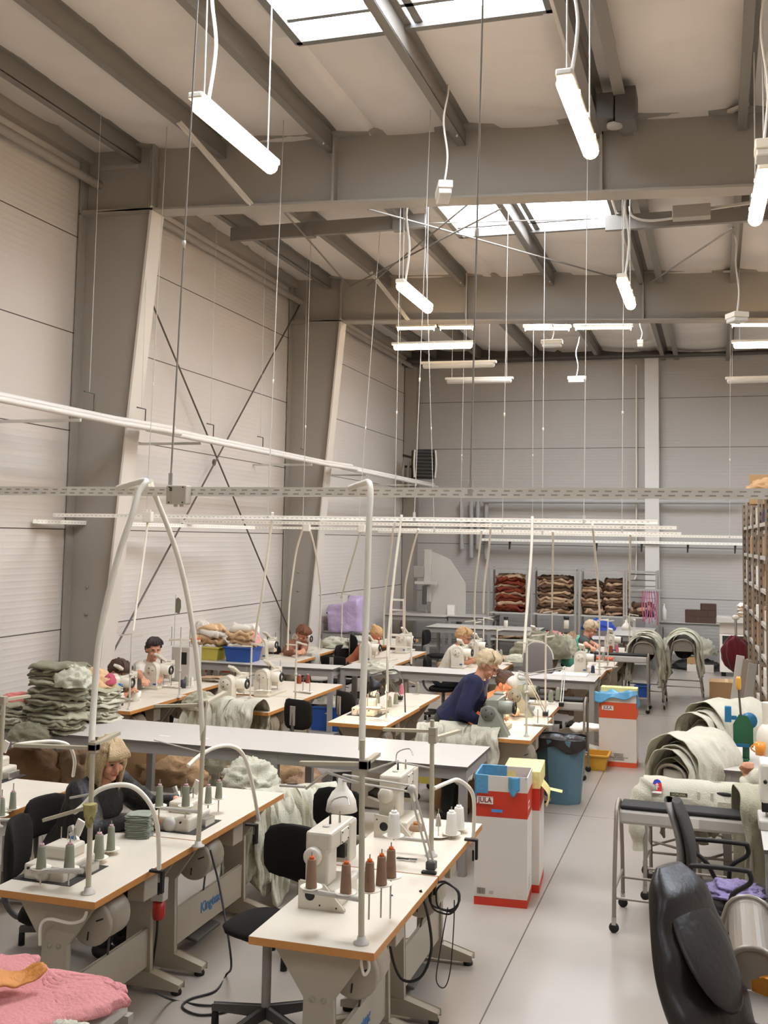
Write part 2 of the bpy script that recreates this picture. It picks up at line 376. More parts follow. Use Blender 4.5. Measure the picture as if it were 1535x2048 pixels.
# ---------------- tube lights ----------------
TUBE=mat('lit tube diffuser','#fff0d6',.4,0,0,3,emit=19,ecol='#ffdcb0')
TUBEO=mat('unlit tube diffuser','#cfcac1',.35,0,.03,3)
def tubelight(a,b,label,lit=True,cord=None,r=.055,group=None):
    c=(a+b)/2; d=(b-a).normalized(); L=(b-a).length
    t=thing('tube_light',c,label,'ceiling light',group or ('lit tube lights hanging from the roof' if lit else 'unlit tube lights hanging from the roof'))
    h=M(); h.bar(-d*L/2-d*.03+V((0,0,.04)),d*L/2+d*.03+V((0,0,.04)),.1,.045); h.build('housing',WHT,t,bev=.012)
    h=M(); h.tube([d*(L*k/2)+V((0,0,-.005)) for k in (-1,-.98,-.95,.95,.98,1)],[.015,.045,r,r,.045,.015],12); h.build('diffuser',TUBE if lit else TUBEO,t)
    for k in (-.3,0,.3): M().bar(d*(L*k)+V((-.06,0,.025)),d*(L*k)+V((.06,0,.025)),.02,.02).build('clip',WHT,t)
    for k in (-1,1):
        p=d*(L*k*.42)+V((0,0,.06)); hi=V((0,0,zc(c.x)-.15-c.z))+d*(L*k*.42)
        M().cyl(p,hi,.006,n=5).build('hanger',GALV,t)
    if cord:
        p=-d*(L*.4)+V((.02,0,.06)); hi=zc(c.x)-.1-c.z
        M().tube(cat([p,p+V((.04,0,hi*.25)),p+V((-.0,0,hi*.5)),p+V((.05,0,hi*.75)),p+V((.03,.0,hi))],6),.012,6).build('cable',WHP,t)
    return t
tubelight(PZ(393,205,5.19),PZ(545,335,5.19),'large lit tube light at upper left below the big skylight',cord=1)
tubelight(PZ(1128,160,5.17),PZ(1182,305,5.15),'large lit tube light at upper right, nearest of its row',cord=1)
tubelight(PZ(800,570,5.15),PZ(857,618,5.15),'short looking lit tube light angled in front of the second rafter, left of centre',cord=1)
tubelight(PZ(1243,560,5.06),PZ(1261,610,5.06),'short looking lit tube light in front of the second rafter, right of centre',cord=1)
tubelight(PZ(1529,345,5.08),PZ(1509,440,5.08),'lit tube light at the right edge of the picture',cord=1)
tubelight(PY(787,693,15.6),PY(944,689,15.6),'lit tube light hung crossways below the second rafter, left of centre')
tubelight(PY(1466,689,15.6),PY(1625,686,15.6),'lit tube light hung crossways at the right edge below the second rafter')
tubelight(PY(845,731,17.4),PY(989,728,17.4),'unlit tube light, upper of the two hung crossways before the back wall at left',False)
tubelight(PY(893,762,19.6),PY(1023,760,19.6),'unlit tube light, lower and farther of the two hung crossways before the back wall',False)
tubelight(PY(1453,761,19.6),PY(1590,757,19.6),'unlit tube light hung crossways near the right end of the back wall',False)
for a,b,l in (((795,657),(868,656),'first lit tube from the left just under the second rafter edge'),((880,655.5),(945,655),'second lit tube from the left just under the second rafter edge'),((1049,657),(1138,657),'third lit tube from the left just under the second rafter edge'),((1150,656),(1262,655),'fourth lit tube from the left just under the second rafter edge'),((1463,650),(1540,650),'lit tube just under the second rafter edge at the far right')):
    tubelight(PY(*a,17.6),PY(*b,17.6),l,r=.02)
def boxlamp(p,s,label,cordto,ang=0):
    t=thing('emergency_light',p,label,'emergency light','small emergency lights',rz=ang)
    M().bb(-s[0]/2,s[0]/2,-s[1]/2,s[1]/2,-.02,.05).build('housing',WHT,t,bev=.01)
    M().bb(-s[0]*.45,s[0]*.45,-s[1]*.45,s[1]*.45,-.07,-.015).build('lens',TUBEO,t,bev=.012)
    hi=cordto-p.z; M().tube(cat([(0,0,.05),(.03,0,hi*.3),(-.01,0,hi*.6),(.03,.05,hi*.85),(.04,.12,hi)],6),.01,6).build('cable',WHP,t)
boxlamp(PY(887,383,9.0),(.13,.36),'white emergency light hanging in front of the first rafter',6.72,.35)
boxlamp(PY(1103,686,17),(.35,.14),'small emergency light hanging before the dark roof beyond the second rafter',6.4)
boxlamp(PY(1152,758,20),(.33,.12),'small pale lamp hanging before the back wall right of centre',6.4)
boxlamp(PY(1473,634,13.5),(.2,.24),'emergency light tilted on a white cable at right before the second rafter',6.4,.5)
boxlamp(PY(1527,300,7.2),(.12,.2),'white ballast box above the lit tube at the right edge',6.5)
boxlamp(PY(640*2,686,18),(.1,.1),'tiny junction box hanging beneath the second rafter at right',6.4)
# ---------------- reusable assets ----------------
def slab(x0,x1,y0,y1,z0,z1):
    m=M().bb(x0,x1,y0,y1,z0,z1,1); m.m[1]=0; return m
def spool_profile(r=.026,h=.12): return [(0,0),(r*1.02,0),(r*1.05,.006),(r*.80,h-.004),(r*.74,h),(0,h)]
def cone(p,label,th=THG,tip=mat('lilac cone tip','#c9a0a4',.6),r=.027,h=.125,group=None,base=False):
    t=thing('thread_cone',p,label,'thread cone',group or 'thread cones')
    M().lathe(spool_profile(r,h),n=14).build('thread',th,t)
    M().lathe([(0,h),(r*.5,h),(r*.46,h+.012),(r*.2,h+.012),(r*.2,h+.004),(0,h+.004)],n=12).build('cone_tip',tip,t)
    if base: M().lathe([(0,-.008),(r*1.02,-.008),(r*1.02,0),(0,0)],n=12).build('cone_base',tip,t)
    return t
# ---- sewing table
def make_table(L=1.08,W=.57,label='',hole=False,logo=None,foot=.5,loc=(0,0,0),rz=0,motor=True,Z=.78):
    t=thing('sewing_table',loc,label,'table','sewing tables standing in rows',rz)
    slab(-W/2,W/2,-L/2,L/2,Z-.035,Z).build('tabletop',[LAM,ORW],t,bev=.003)
    for s in (-1,1):
        y=s*(L/2-.13)
        m=M(); fr=Matrix.Translation(V((0,y,0)))
        zt=Z-.035
        m.prism([(-.23,zt),(-.08,zt-.21),(-.065,zt-.23),(-.075,.10),(.075,.10),(.065,zt-.23),(.08,zt-.21),(.23,zt),],.035,fr)
        m.build('end_frame',FRAME,t,bev=.004)
        m=M(); m.prism([(-.26,.03),(.26,.03),(.26,.055),(.09,.1),(-.09,.1),(-.26,.055)],.07,fr); m.build('foot',FRAME,t,bev=.006)
        for x in (-.235,.235): M().lathe([(.0,0),(.028,0),(.03,.012),(.022,.03),(0,.03)],(x,y,0),10).build('foot_pad',RUB,t)
        for x in (-.025,.025): M().lathe([(0,-.005),(.012,-.004),(.012,.0)],(x,y-.02,Z-.27),8,0,'Y').build('bolt',FRAME,t)
    p=M(); p.prism([(-L/2+.13,.13),(L/2-.13,.13),(L/2-.13,.33),(-L/2+.13,.33)],.02,Matrix.Translation(V((.05,0,0)))@Matrix.Rotation(PI/2,4,'Z')); pn=p.build('stretcher_panel',FRAME,t,bev=.003)
    if logo: text('lettering',logo,.085,Matrix.Translation(V((.0615,0,.235)))@Matrix.Rotation(PI/2,4,'Z')@Matrix.Rotation(PI/2,4,'X'),mat('blue lettering','#3e6c94',.5),t)
    if motor:
        y=-L/2+.44
        mo=M().lathe([(0,-.13),(.05,-.13),(.058,-.10),(.085,-.09),(.105,-.06),(.108,.04),(.09,.07),(.05,.08),(0,.08)],(.12,y-.06,Z-.19),20,0,'Y').build('motor',CREAMD,t)
        M().lathe([(0,-.155),(.1,-.155),(.112,-.145),(.112,-.13),(0,-.13)],(.12,y-.06,Z-.19),24,0,'Y').build('belt_guard',FRAME,mo)
        for k in (0,1,2): 
            a=k*2.1+.4; M().bar((.12+.04*math.cos(a),y-.217,Z-.19+.04*math.sin(a)),(.12+.08*math.cos(a),y-.217,Z-.19+.08*math.sin(a)),.006,.006).build('vent_slot',DARK,mo)
        M().bb(.08,.15,y-.1,y+.0,Z-.1,Z-.036).build('motor_bracket',STEELD,t)
        M().bb(.1,.2,y+.16,y+.3,Z-.2,Z-.036).build('switch_box',CREAMD,t,bev=.006)
        M().cyl((.1,y+.0,Z-.29),(-.02,y+.18,.09),.006,n=6).build('pitman_rod',STEELD,t)
    M().box((-.06,-.02,.085),(.26,.32,.02),mt=Matrix.Rotation(.2,4,'Y')).build('pedal',STEELD,t,bev=.008)
    return t
# ---- lockstitch machine, pulley end towards -Y, needle end +Y
def arch(w,h,n=8): return [(-w/2,0),(w/2,0)]+[(w/2*math.cos(PI*i/n),h-w/2+w/2*math.sin(PI*i/n)) for i in range(n+1)]
def make_machine(loc,label,enamel=None,old=False,panel=True,rz=0,s=1.0,dark=None):
    e=enamel or CREAM
    t=thing('sewing_machine',loc,label,'sewing machine','sewing machines on the tables',rz); t.scale=(s,s,s)
    b=M(); b.bb(-.09,.09,-.24,.24,0,.03)
    if old:
        b.prism([(-.1,0),(.14,0),(.03,.2),(-.03,.22),(-.06,.2)],.1,Matrix.Translation(V((0,-.18,0))))
    else: b.prism(arch(.135,.285),.11,Matrix.Translation(V((-.01,-.18,0))))
    b.bb(-.05,.045,-.14,.2,.17,.26); b.bb(-.045,.04,.13,.23,.07,.275)
    b.build('machine_body',e,t,bev=.008)
    pc=M().lathe([(0,-.245),(.012,-.25),(.02,-.242),(.05,-.242),(.056,-.236),(.056,-.22)],(-.01,0,.205) if not old else (-.01,0,.17),20,0,'Y').build('pulley_cover',dark or e,t)
    for a in (0,2.1,4.2): M().lathe([(0,-.246),(.006,-.246),(.006,-.24)],(-.01+.03*math.cos(a),0,(.205 if not old else .17)+.03*math.sin(a)),6,0,'Y').build('cover_screw',BLACKM,pc)
    M().lathe([(0,.04),(.045,.04),(.052,.05),(.052,.14),(.042,.16),(0,.16)],(.0,-.09,.2),16,0,'X').build('drive_motor',WHT if not old else e,t)
    hw=M(); hw.tube([V((.168,-.09+.042*math.cos(2*PI*k/18),.2+.042*math.sin(2*PI*k/18))) for k in range(18)],.010,6,0,True); hw.build('handwheel',BLACKM,t)
    M().lathe([(0,.15),(.02,.15),(.016,.172),(0,.176)],(0,-.09,.2),10,0,'X').build('wheel_hub',STEELL,t)
    if panel:
        cp=M().box((-.01,-.02,.325),(.075,.2,.028),mt=Matrix.Rotation(-.45,4,'X')@Matrix.Rotation(.2,4,'Y')).build('control_panel',WHT,t,bev=.006)
        M().box((-.013,-.018,.341),(.05,.07,.004),mt=Matrix.Rotation(-.45,4,'X')@Matrix.Rotation(.2,4,'Y')).build('panel_display',STEEL,cp)
        M().cyl((-.01,.0,.25),(-.01,-.0,.315),.008,n=6).build('panel_bracket',STEELD,t)
    M().cyl((0,.19,.0),(0,.19,.09),.004,n=6).build('needle_bar',CHROME,t)
    M().cyl((.02,.21,.27),(.02,.21,.34),.003,n=5).build('thread_post',CHROME,t)
    M().lathe([(0,0),(.014,0),(.014,.02),(0,.022)],(.045,.16,.22),10,0,'X').build('tension_dial',CHROME,t)
    M().lathe([(0,-.0),(.016,0),(.016,.008),(0,.008)],(-.07,-.16,.03),10).build('bobbin_winder',CHROME,t)
    M().bb(.03,.0675,-.243,-.236,.05,.065).build('badge',BLU,t) if not old else None
    return t
# ---- generic thread stand: pole with guide arm and spool pins
def make_stand(loc,label,h=.72,arm=.16,rz=0,spools=None,group='thread stands clamped to the tables',lowarm=.1,tray=True):
    t=thing('thread_stand',loc,label,'thread stand',group,rz)
    M().cyl((0,0,0),(0,0,h),.0095,n=8).build('pole',CREAM,t)
    M().lathe([(0,0),(.026,0),(.026,.006),(.014,.012),(.014,.03),(0,.03)],n=12).build('base_clamp',STEELL,t)
    M().bar((-.01,0,h-.012),(-arm,-.0,h-.03),.022,.014).build('guide_arm',CREAM,t)
    M().bar((.0,.0,h-.04),(arm*.5,arm*.6,h-.03),.02,.012).build('guide_arm',CREAM,t)
    if tray:
        M().bar((0.02,0,lowarm),(-.2,0.0,lowarm),.022,.016).build('spool_arm',CREAM,t)
        for x in (-.1,-.19):
            M().lathe([(0,lowarm+.008),(.042,lowarm+.012),(.045,lowarm+.018),(0,lowarm+.016)],(x,0,0),16).build('spool_dish',WHT,t)
            M().cyl((x,0,lowarm),(x,0,lowarm+.14),.0035,n=6).build('spool_pin',CHROME,t)
    M().lathe([(0,-.012),(.015,-.012),(.015,.012),(0,.012)],(0,0,h*.45),8).build('collar',STEELL,t)
    return t
# ---- operator chair
def star(t,z0=.04,r=.28,mt=None,casters=False,n=5,rot=.3):
    for k in range(n):
        a=rot+2*PI*k/n; d=V((math.cos(a),math.sin(a),0))
        l=M(); l.prism([(0,-.02),(r,-.012),(r,.012),(0,.03)],.03,Matrix.Translation(V((0,0,z0+.055)))@Matrix.Rotation(a,4,'Z')); l.build('base_leg',mt or STEELD,t,bev=.005)
        if casters: M().lathe([(0,-.02),(.026,-.02),(.028,0),(.026,.02),(0,.02)],d*r+V((0,0,.028)),12,0,'Y').build('caster',RUB,t)
        else: M().lathe([(0,0),(.02,0),(.018,z0+.03),(0,z0+.035)],d*(r-.01),10).build('glide',RUB,t)
def make_chair(loc,label,rz=0,seat=.52,fab=None,w=.4,bh=.28,group='black operator chairs',legs=True):
    t=thing('operator_chair',loc,label,'chair',group,rz); f=fab or BLACKF
    M().ell((0,0,seat),(.21,.2,.035),20,fn=lambda d:(1/max(abs(d.x),abs(d.y),.72))**.5 if abs(d.z)<.7 else 1.0).build('seat',f,t)
    M().ell((0,0,seat-.02),(.19,.18,.03),16).build('seat_pan',RUB,t)
    def bk(u,v):
        a=2*PI*u; b=PI*v; x=math.sin(b)*math.cos(a); y=-math.cos(b); z=math.sin(b)*math.sin(a)
        k=(1/max(abs(x),abs(z),.70)) if abs(y)<.9 else 1
        x*=min(k,1.25);z*=min(k,1.25)
        return V((x*w/2*.92,-.21-.05*(1-(x)**2)+.028*y*(1 if abs(y)<1 else 1),seat+.30+z*bh/2*.92))
    M().grid(bk,24,14,0,True,True).build('backrest',f,t)
    m=M(); m.tube(cat([(0,-.1,seat-.04),(0,-.22,seat-.03),(0,-.285,seat+.08),(0,-.285,seat+.32)],5),.016,8); m.build('back_support',STEELD,t)
    M().bb(-.03,.03,-.3,-.288,seat+.2,seat+.38).build('back_plate',STEEL,t,bev=.003)
    if legs:
        M().cyl((0,0,.09),(0,0,seat-.03),.024,n=12).build('gas_column',STEEL,t); star(t)
        M().tube(cat([(.02,0,seat-.06),(.1,.02,seat-.07),(.16,.02,seat-.08)],3),.006,6).build('height_lever',BLACKM,t)
    return t
# ---- work table (grey)
def make_worktable(x0,x1,y0,y1,label,Z=.8,legs=4,shelf=.25,name='work_table',mt=None,group='long grey work tables'):
    cx,cy=(x0+x1)/2,(y0+y1)/2; L=x1-x0; W=y1-y0
    t=thing(name,(cx,cy,0),label,'table',group); s=mt or mat('grey table frame','#96928c',.5,0,.04,3)
    m=M().bb(-L/2,L/2,-W/2,W/2,Z-.022,Z,1); m.m[1]=0; m.build('tabletop',[LAMD,mat('dark table edge','#5d5850',.6)],t)
    for y in (-W/2+.03,W/2-.03): M().bb(-L/2+.03,L/2-.03,y-.015,y+.015,Z-.1,Z-.022).build('apron',s,t)
    for x in (-L/2+.03,L/2-.03): M().bb(x-.015,x+.015,-W/2+.045,W/2-.045,Z-.1,Z-.022).build('apron',s,t)
    n=max(2,legs//2)
    for i in range(n):
        x=-L/2+.04+(L-.08)*i/(n-1)
        for y in (-W/2+.04,W/2-.04): M().bb(x-.03,x+.03,y-.03,y+.03,0,Z-.022).build('leg',s,t,bev=.003)
    if shelf: M().bb(-L/2+.07,L/2-.07,-W/2+.07,W/2-.07,shelf-.012,shelf).build('lower_shelf',LAMD,t)
    return t
# ---- garment trolley: beam along local X
def make_trolley(loc,label,L=.85,h=.84,sp=.46,rz=0,name='garment_trolley',beam='pad',group='tube frame garment trolleys'):
    t=thing(name,loc,label,'trolley',group,rz); g=mat('trolley tube','#8f8578',.4,.3,.06,8)
    for s in (-1,1):
        x=s*L/2
        pts=[(x,-sp/2,.09),(x,-sp/2+.04,.4),(x,-sp/4-.01,h-.1)]+[(x,-(sp/4-.0)*math.cos(PI*k/8),h-.08+.08*math.sin(PI*k/8)) for k in range(1,8)]+[(x,sp/4+.01,h-.1),(x,sp/2-.04,.4),(x,sp/2,.09)]
        M().tube(pts,.0135,8).build('end_hoop',g,t)
        M().cyl((x,-sp/2+.02,.26),(x,sp/2-.02,.26),.009,n=6).build('cross_rail',g,t)
        for y in (-sp/2,sp/2):
            c=M(); c.bb(x-.014,x+.014,y-.012,y+.012,.05,.1); c.build('caster_fork',CHROME,t)
            M().lathe([(0,-.011),(.03,-.011),(.033,0),(.03,.011),(0,.011)],(x,y,.033),14,0,'Y').build('caster_wheel',RUB,t)
    for y in (-sp/2+.025,sp/2-.025): M().cyl((-L/2,y,.21),(L/2,y,.21),.009,n=6).build('side_rail',g,t)
    if beam=='pad':
        m=M(); m.bb(-L/2+.015,L/2-.015,-.10,.10,h-.13,h-.035); m.build('beam',STEELL,t,bev=.02)
        m=M(); m.bb(-L/2+.02,L/2-.02,-.095,.095,h-.036,h-.008); m.build('padding',RUB,t,bev=.012)
    else:
        n=14; rr=sp/4-.01
        poly=[(-rr,h-.17),(rr,h-.17)]+[(rr*math.cos(PI*k/n),h-.08-rr*.2+rr*.9*math.sin(PI*k/n)) for k in range(n+1)]
        m=M(); m.prism(poly,L-.03,Matrix.Rotation(PI/2,4,'Z')); m.build('half_barrel',mat('dull barrel steel','#8f867a',.35,.3,.05,5),t,bev=.01)
    return t
# ---- soft goods
def saddle_mesh(L,r,drop,seed,rip=.03,nu=64,nv=44,axis='X'):
    m=M()
    tot=r*PI/2+drop
    def fn(u,v):
        s=(u*2-1); x=(v-.5)*L
        dr=drop*(1+.28*nz((x*4,s*.5,seed),1,seed)+.12*math.sin(x*23+seed*3)); T=r*PI/2+dr; a=abs(s)*T
        if a<r*PI/2: y=r*math.sin(a/r); z=r*math.cos(a/r)
        else: y=r+.06*(a-r*PI/2); z=-(a-r*PI/2)
        k=min(1,a/T)**.9
        w=rip*((ridged((x*6.5,s*.9,seed),1,seed)-.45)*1.9+nz((x*13,s*1.2,seed*2),1,seed)*.9)*(.3+k)
        y+=w+.015*nz((x*5,s*4,1),1,seed); z+=.02*nz((x*6,s*5,3),1,seed)*(1.2-k)
        z+=.022*(ridged((x*3.2,s*1.6,seed),1.2,seed)-.5); y+=.028*(ridged((x*4.5,s*1.2,seed+4),1.3,seed)-.5)*(.4+k); x2=x*(1-.12*k)+.02*nz((s*5,x*4,7),1,seed)
        return V((x2,math.copysign(y,s) if abs(s)>1e-6 else 0,z))
    m.grid(fn,nu,nv); 
    if axis=='Y': m.T(Matrix.Rotation(PI/2,4,'Z'))
    return m
def folded_mesh(w,d,t,seed,wav=.6,nu=64,nv=14):
    m=M()
    def fn(u,v):
        a=2*PI*u; b=PI*v; ca,sa=math.cos(a),math.sin(a); sb=math.sin(b)**.35; cb=-math.cos(b)
        sx=math.copysign(abs(ca)**.45,ca); sy=math.copysign(abs(sa)**.45,sa)
        x=sx*sb*w/2; y=sy*sb*d/2
        e=1+.16*nz((ca*2.2,sa*2.2,seed),1.4,seed)+.05*nz((ca*7,sa*7,seed),1.4,seed+3)
        x*=e;y*=e
        z=cb*t/2*(1+.3*nz((x*6,y*6,seed),1,seed))+t*wav*nz((x*7,y*7,seed*3),1,seed)-t*.9*max(0,abs(x)/(w/2)-.75)
        z+=t*.30*math.sin((x+y)*38+seed)*.35+t*.5*(ridged((x*5,y*5,seed),1,seed)-.5)*min(1,min(abs(x)/(w/2),1)+abs(y)/(d/2)-.4 if abs(x)+abs(y)>.1 else 0)
        return V((x,y,z+t/2))
    m.grid(fn,nu,nv,0,True,True); return m
def ridged(p,s,o):
    a=0;amp=1
    for k in range(4):
        a+=amp*(1-abs(nz(p,s,o))*2.2); s*=1.9; amp*=.5
    return a/1.9
def rumple_mesh(rx,ry,rz_,seed,amp=.28,nu=44,nv=20,freq=2.2):
    m=M()
    def fn(u,v):
        a=2*PI*u; b=PI*.5*v+.0; d=V((math.cos(b)*math.cos(a),math.cos(b)*math.sin(a),math.sin(b)))
        k=1+amp*(ridged(d,freq,seed)-.5)
        if v<.12: k*=1+.0*v
        return V((d.x*rx*k,d.y*ry*k,max(0,d.z*rz_*k)))
    m.grid(fn,nu,nv,0,True,True); m.add([m.v[i] for i in range(nu)],[tuple(range(nu))[::-1]])
    return m
_FM={}
def folded(loc,w,d,t,seed,mt,label,cat_,group,rz=0,name='folded_garment'):
    key=(round(w,3),round(d,3),round(t,3),seed,mt.name)
    if key in _FM:
        o=_FM[key].copy(); COL.objects.link(o)
    else: o=folded_mesh(w,d,t,seed).build(name,mt); _FM[key]=o
    o.location=loc; o.rotation_euler=(0,0,rz); return tag(o,label,cat_,group)
def rumple(loc,r,seed,mt,label,cat_='cloth',group=None,name='cloth_heap',amp=.28,rz=0,freq=2.2,sol=0):
    o=rumple_mesh(r[0],r[1],r[2],seed,amp,freq=freq).build(name,mt); o.location=loc; o.rotation_euler=(0,0,rz); return tag(o,label,cat_,group)
def saddle(loc,L,r,drop,seed,mt,label,rz=0,group=None,name='hanging_garment',cat_='garment',rip=.03,sol=.006):
    o=saddle_mesh(L,r,drop,seed,rip).build(name,mt,sol=sol); o.location=loc; o.rotation_euler=(0,0,rz); return tag(o,label,cat_,group)
def hose(pts,r,label,name='cable_conduit',mt=None,cat_='cable conduit',group=None,n=8,k=6):
    o=M().tube(cat(pts,k),r,n).build(name,mt or CONDUIT); return tag(o,label,cat_,group)
def carton(loc,w,d,h,label,mt=None,rz=0,open_=False,name='cardboard_box',group=None,cat_='box',tape=True):
    t=thing(name,loc,label,cat_,group,rz); mt=mt or CARD
    if open_:
        m=M()
        for a in ((-w/2,w/2,-d/2,-d/2+.005),(-w/2,w/2,d/2-.005,d/2),(-w/2,-w/2+.005,-d/2,d/2),(w/2-.005,w/2,-d/2,d/2)): m.bb(*a,0,h)
        m.bb(-w/2,w/2,-d/2,d/2,0,.005); m.build('box_body',mt,t)
    else:
        M().bb(-w/2,w/2,-d/2,d/2,0,h).build('box_body',mt,t,bev=.004)
        if tape: M().bb(-.025,.025,-d/2-.001,d/2+.001,h-.0,h+.002).build('tape',mat('packing tape','#c9a878',.3),t)
    return t
# ---------------- rows of tables ----------------
def tbl(xr,y0,y1,label,W=.57,**k): return make_table(L=y1-y0-.01,W=W,label=label,loc=(xr-W/2,(y0+y1)/2,0),**k)
tbl(-1.37,4.3,5.36,'sewing table at the front right, nearest the camera, with five brown thread cones',logo='Kingtex')
tbl(-1.37,5.36,6.42,'sewing table behind the front right one, carrying white thread cones and a desk lamp')
tbl(-2.785,4.44,5.5,'front left sewing table with pink tipped green cones at its near end')
tbl(-2.785,5.5,6.7,'sewing table where the blonde person sits, behind the front left one',logo='Kingtex')
tbl(-4.16,4.9,6.42,'sewing table at the far left edge, left of the blonde person',W=.7)
tbl(-5.43,9.15,10.3,'sewing table with the dark drink bottle at its near end, left wall row')
tbl(-5.5,10.3,11.5,'sewing table second in the left wall row, by the person in the white patterned top')
tbl(-4.18,9.6,10.6,'sewing table at whose near end the pale green garments hang, before two white machines')
tbl(-4.18,10.6,11.75,'sewing table with two rust red spools at its far end',W=.88)
tbl(-2.9,9.33,10.5,'sewing table with a black desk lamp and an empty machine cut-out, centre')
tbl(-2.92,10.5,11.4,'white sewing table joined behind the one with the black desk lamp',motor=False)
tbl(-1.54,9.15,10.4,'sewing table with the old grey green machine beside the person in navy',W=.5)
tbl(-1.58,10.4,11.75,'sewing table behind the old grey green machine, under the orange top person',W=.5)
tbl(-5.5,13.35,14.4,'sewing table beyond the second grey bench, next to the blue tub')
tbl(-5.56,14.4,15.55,'sewing table with pale cloth heap in front of the lilac cover')
tbl(-4.18,13.75,14.6,'sewing table by the person with ginger blonde hair',W=.62)
tbl(-4.22,14.6,15.6,'sewing table with twin upright frames behind the ginger blonde person',W=.62)
tbl(-4.85,16.2,17.4,'farthest sewing table on the left of centre',W=.55)
tbl(-2.72,13.6,14.7,'sewing table in front of the person in the cream shirt',W=.56)
tbl(-2.78,14.72,15.6,'short sewing table behind the one of the cream shirt person',W=.56)
tbl(-1.42,13.75,14.6,'sewing table with the white pad, right of the grey bench end',W=.56)
tbl(-1.36,14.6,15.5,'sewing table joined behind the one with the white pad',W=.56)
tbl(-1.22,16.4,17.6,'sewing table of the person in the green vest',W=.62)
tbl(-2.2,16.3,17.6,'sewing table under the heap of green garments in the back',W=.85)
# grey benches
make_worktable(-6.45,-1.79,7.83,8.66,'long grey work table crossing the front of the hall behind the blonde person',legs=8,shelf=.2)
make_worktable(-6.7,-4.72,12.85,13.3,'grey work table with the yellow and blue tubs on it',legs=4,shelf=.35)
make_worktable(-4.70,-1.42,13.05,13.6,'grey work table with a white pad lying on its right end',legs=6,shelf=0)
make_worktable(-5.36,-3.2,19.7,20.6,'grey bench in the back left of the brown fabric rack',legs=4,shelf=0)
make_worktable(-6.6,-5.3,21.0,22.3,'grey cutting table with the band knife machine',Z=.9,legs=4,shelf=.3)
make_worktable(-5.3,-4.4,21.2,22.2,'grey extension table right of the band knife machine',Z=.9,legs=4,shelf=.3)
make_worktable(-1.9,-1.15,19.6,21.6,'small pale table before the pink hanging cloth, with a dark object on it',legs=4,shelf=.3)
make_worktable(-2.9,-1.5,15.75,16.1,'narrow metal topped table behind the green vest person',legs=4,shelf=0) if 0 else None
# ---------------- machines ----------------
T=.78
mach=[((243,1410),'white sewing machine behind the dark drink bottle',9.7),((322,1380),'white sewing machine in front of the person in the white patterned top',10.75),
((540,1388),'white sewing machine near the two rust red spools, tallest of its table',10.72),((471,1392),'white sewing machine behind the hanging pale green garments',10.1),
((535,1316),'white sewing machine right of the blue tub',13.8),((605,1302),'white sewing machine in front of the bending person with reddish brown hair',14.8),
((740,1325),'white sewing machine in front of the ginger blonde person',14.05),((810,1295),'white sewing machine inside the twin upright frames',15.4),
((922,1345),'white sewing machine in front of the person in the cream shirt',14.0),((952,1318),'white sewing machine behind the navy jumper person head',15.0),((1068,1306),'white sewing machine before the heap of green garments',16.7),
((1165,1347),'white sewing machine at the right end of the grey bench by the white pad',14.1),((1222,1310),'white sewing machine by the pink and brown spools, far right of the machines',16.8)]
for (px,py),l,yy in mach:
    p=PY(px,py,yy); p.z=T; make_machine(p,l)
# old grey green machines
for p,l in ((PZ(990,1462,T),'old grey green sewing machine nearest the navy jumper person'),(PZ(1040,1425,T),'old grey green sewing machine in front of the orange top person')):
    make_machine(p,l,enamel=GREENM,old=True,dark=mat('dark pulley','#68685f',.5),s=1.15,panel=False)
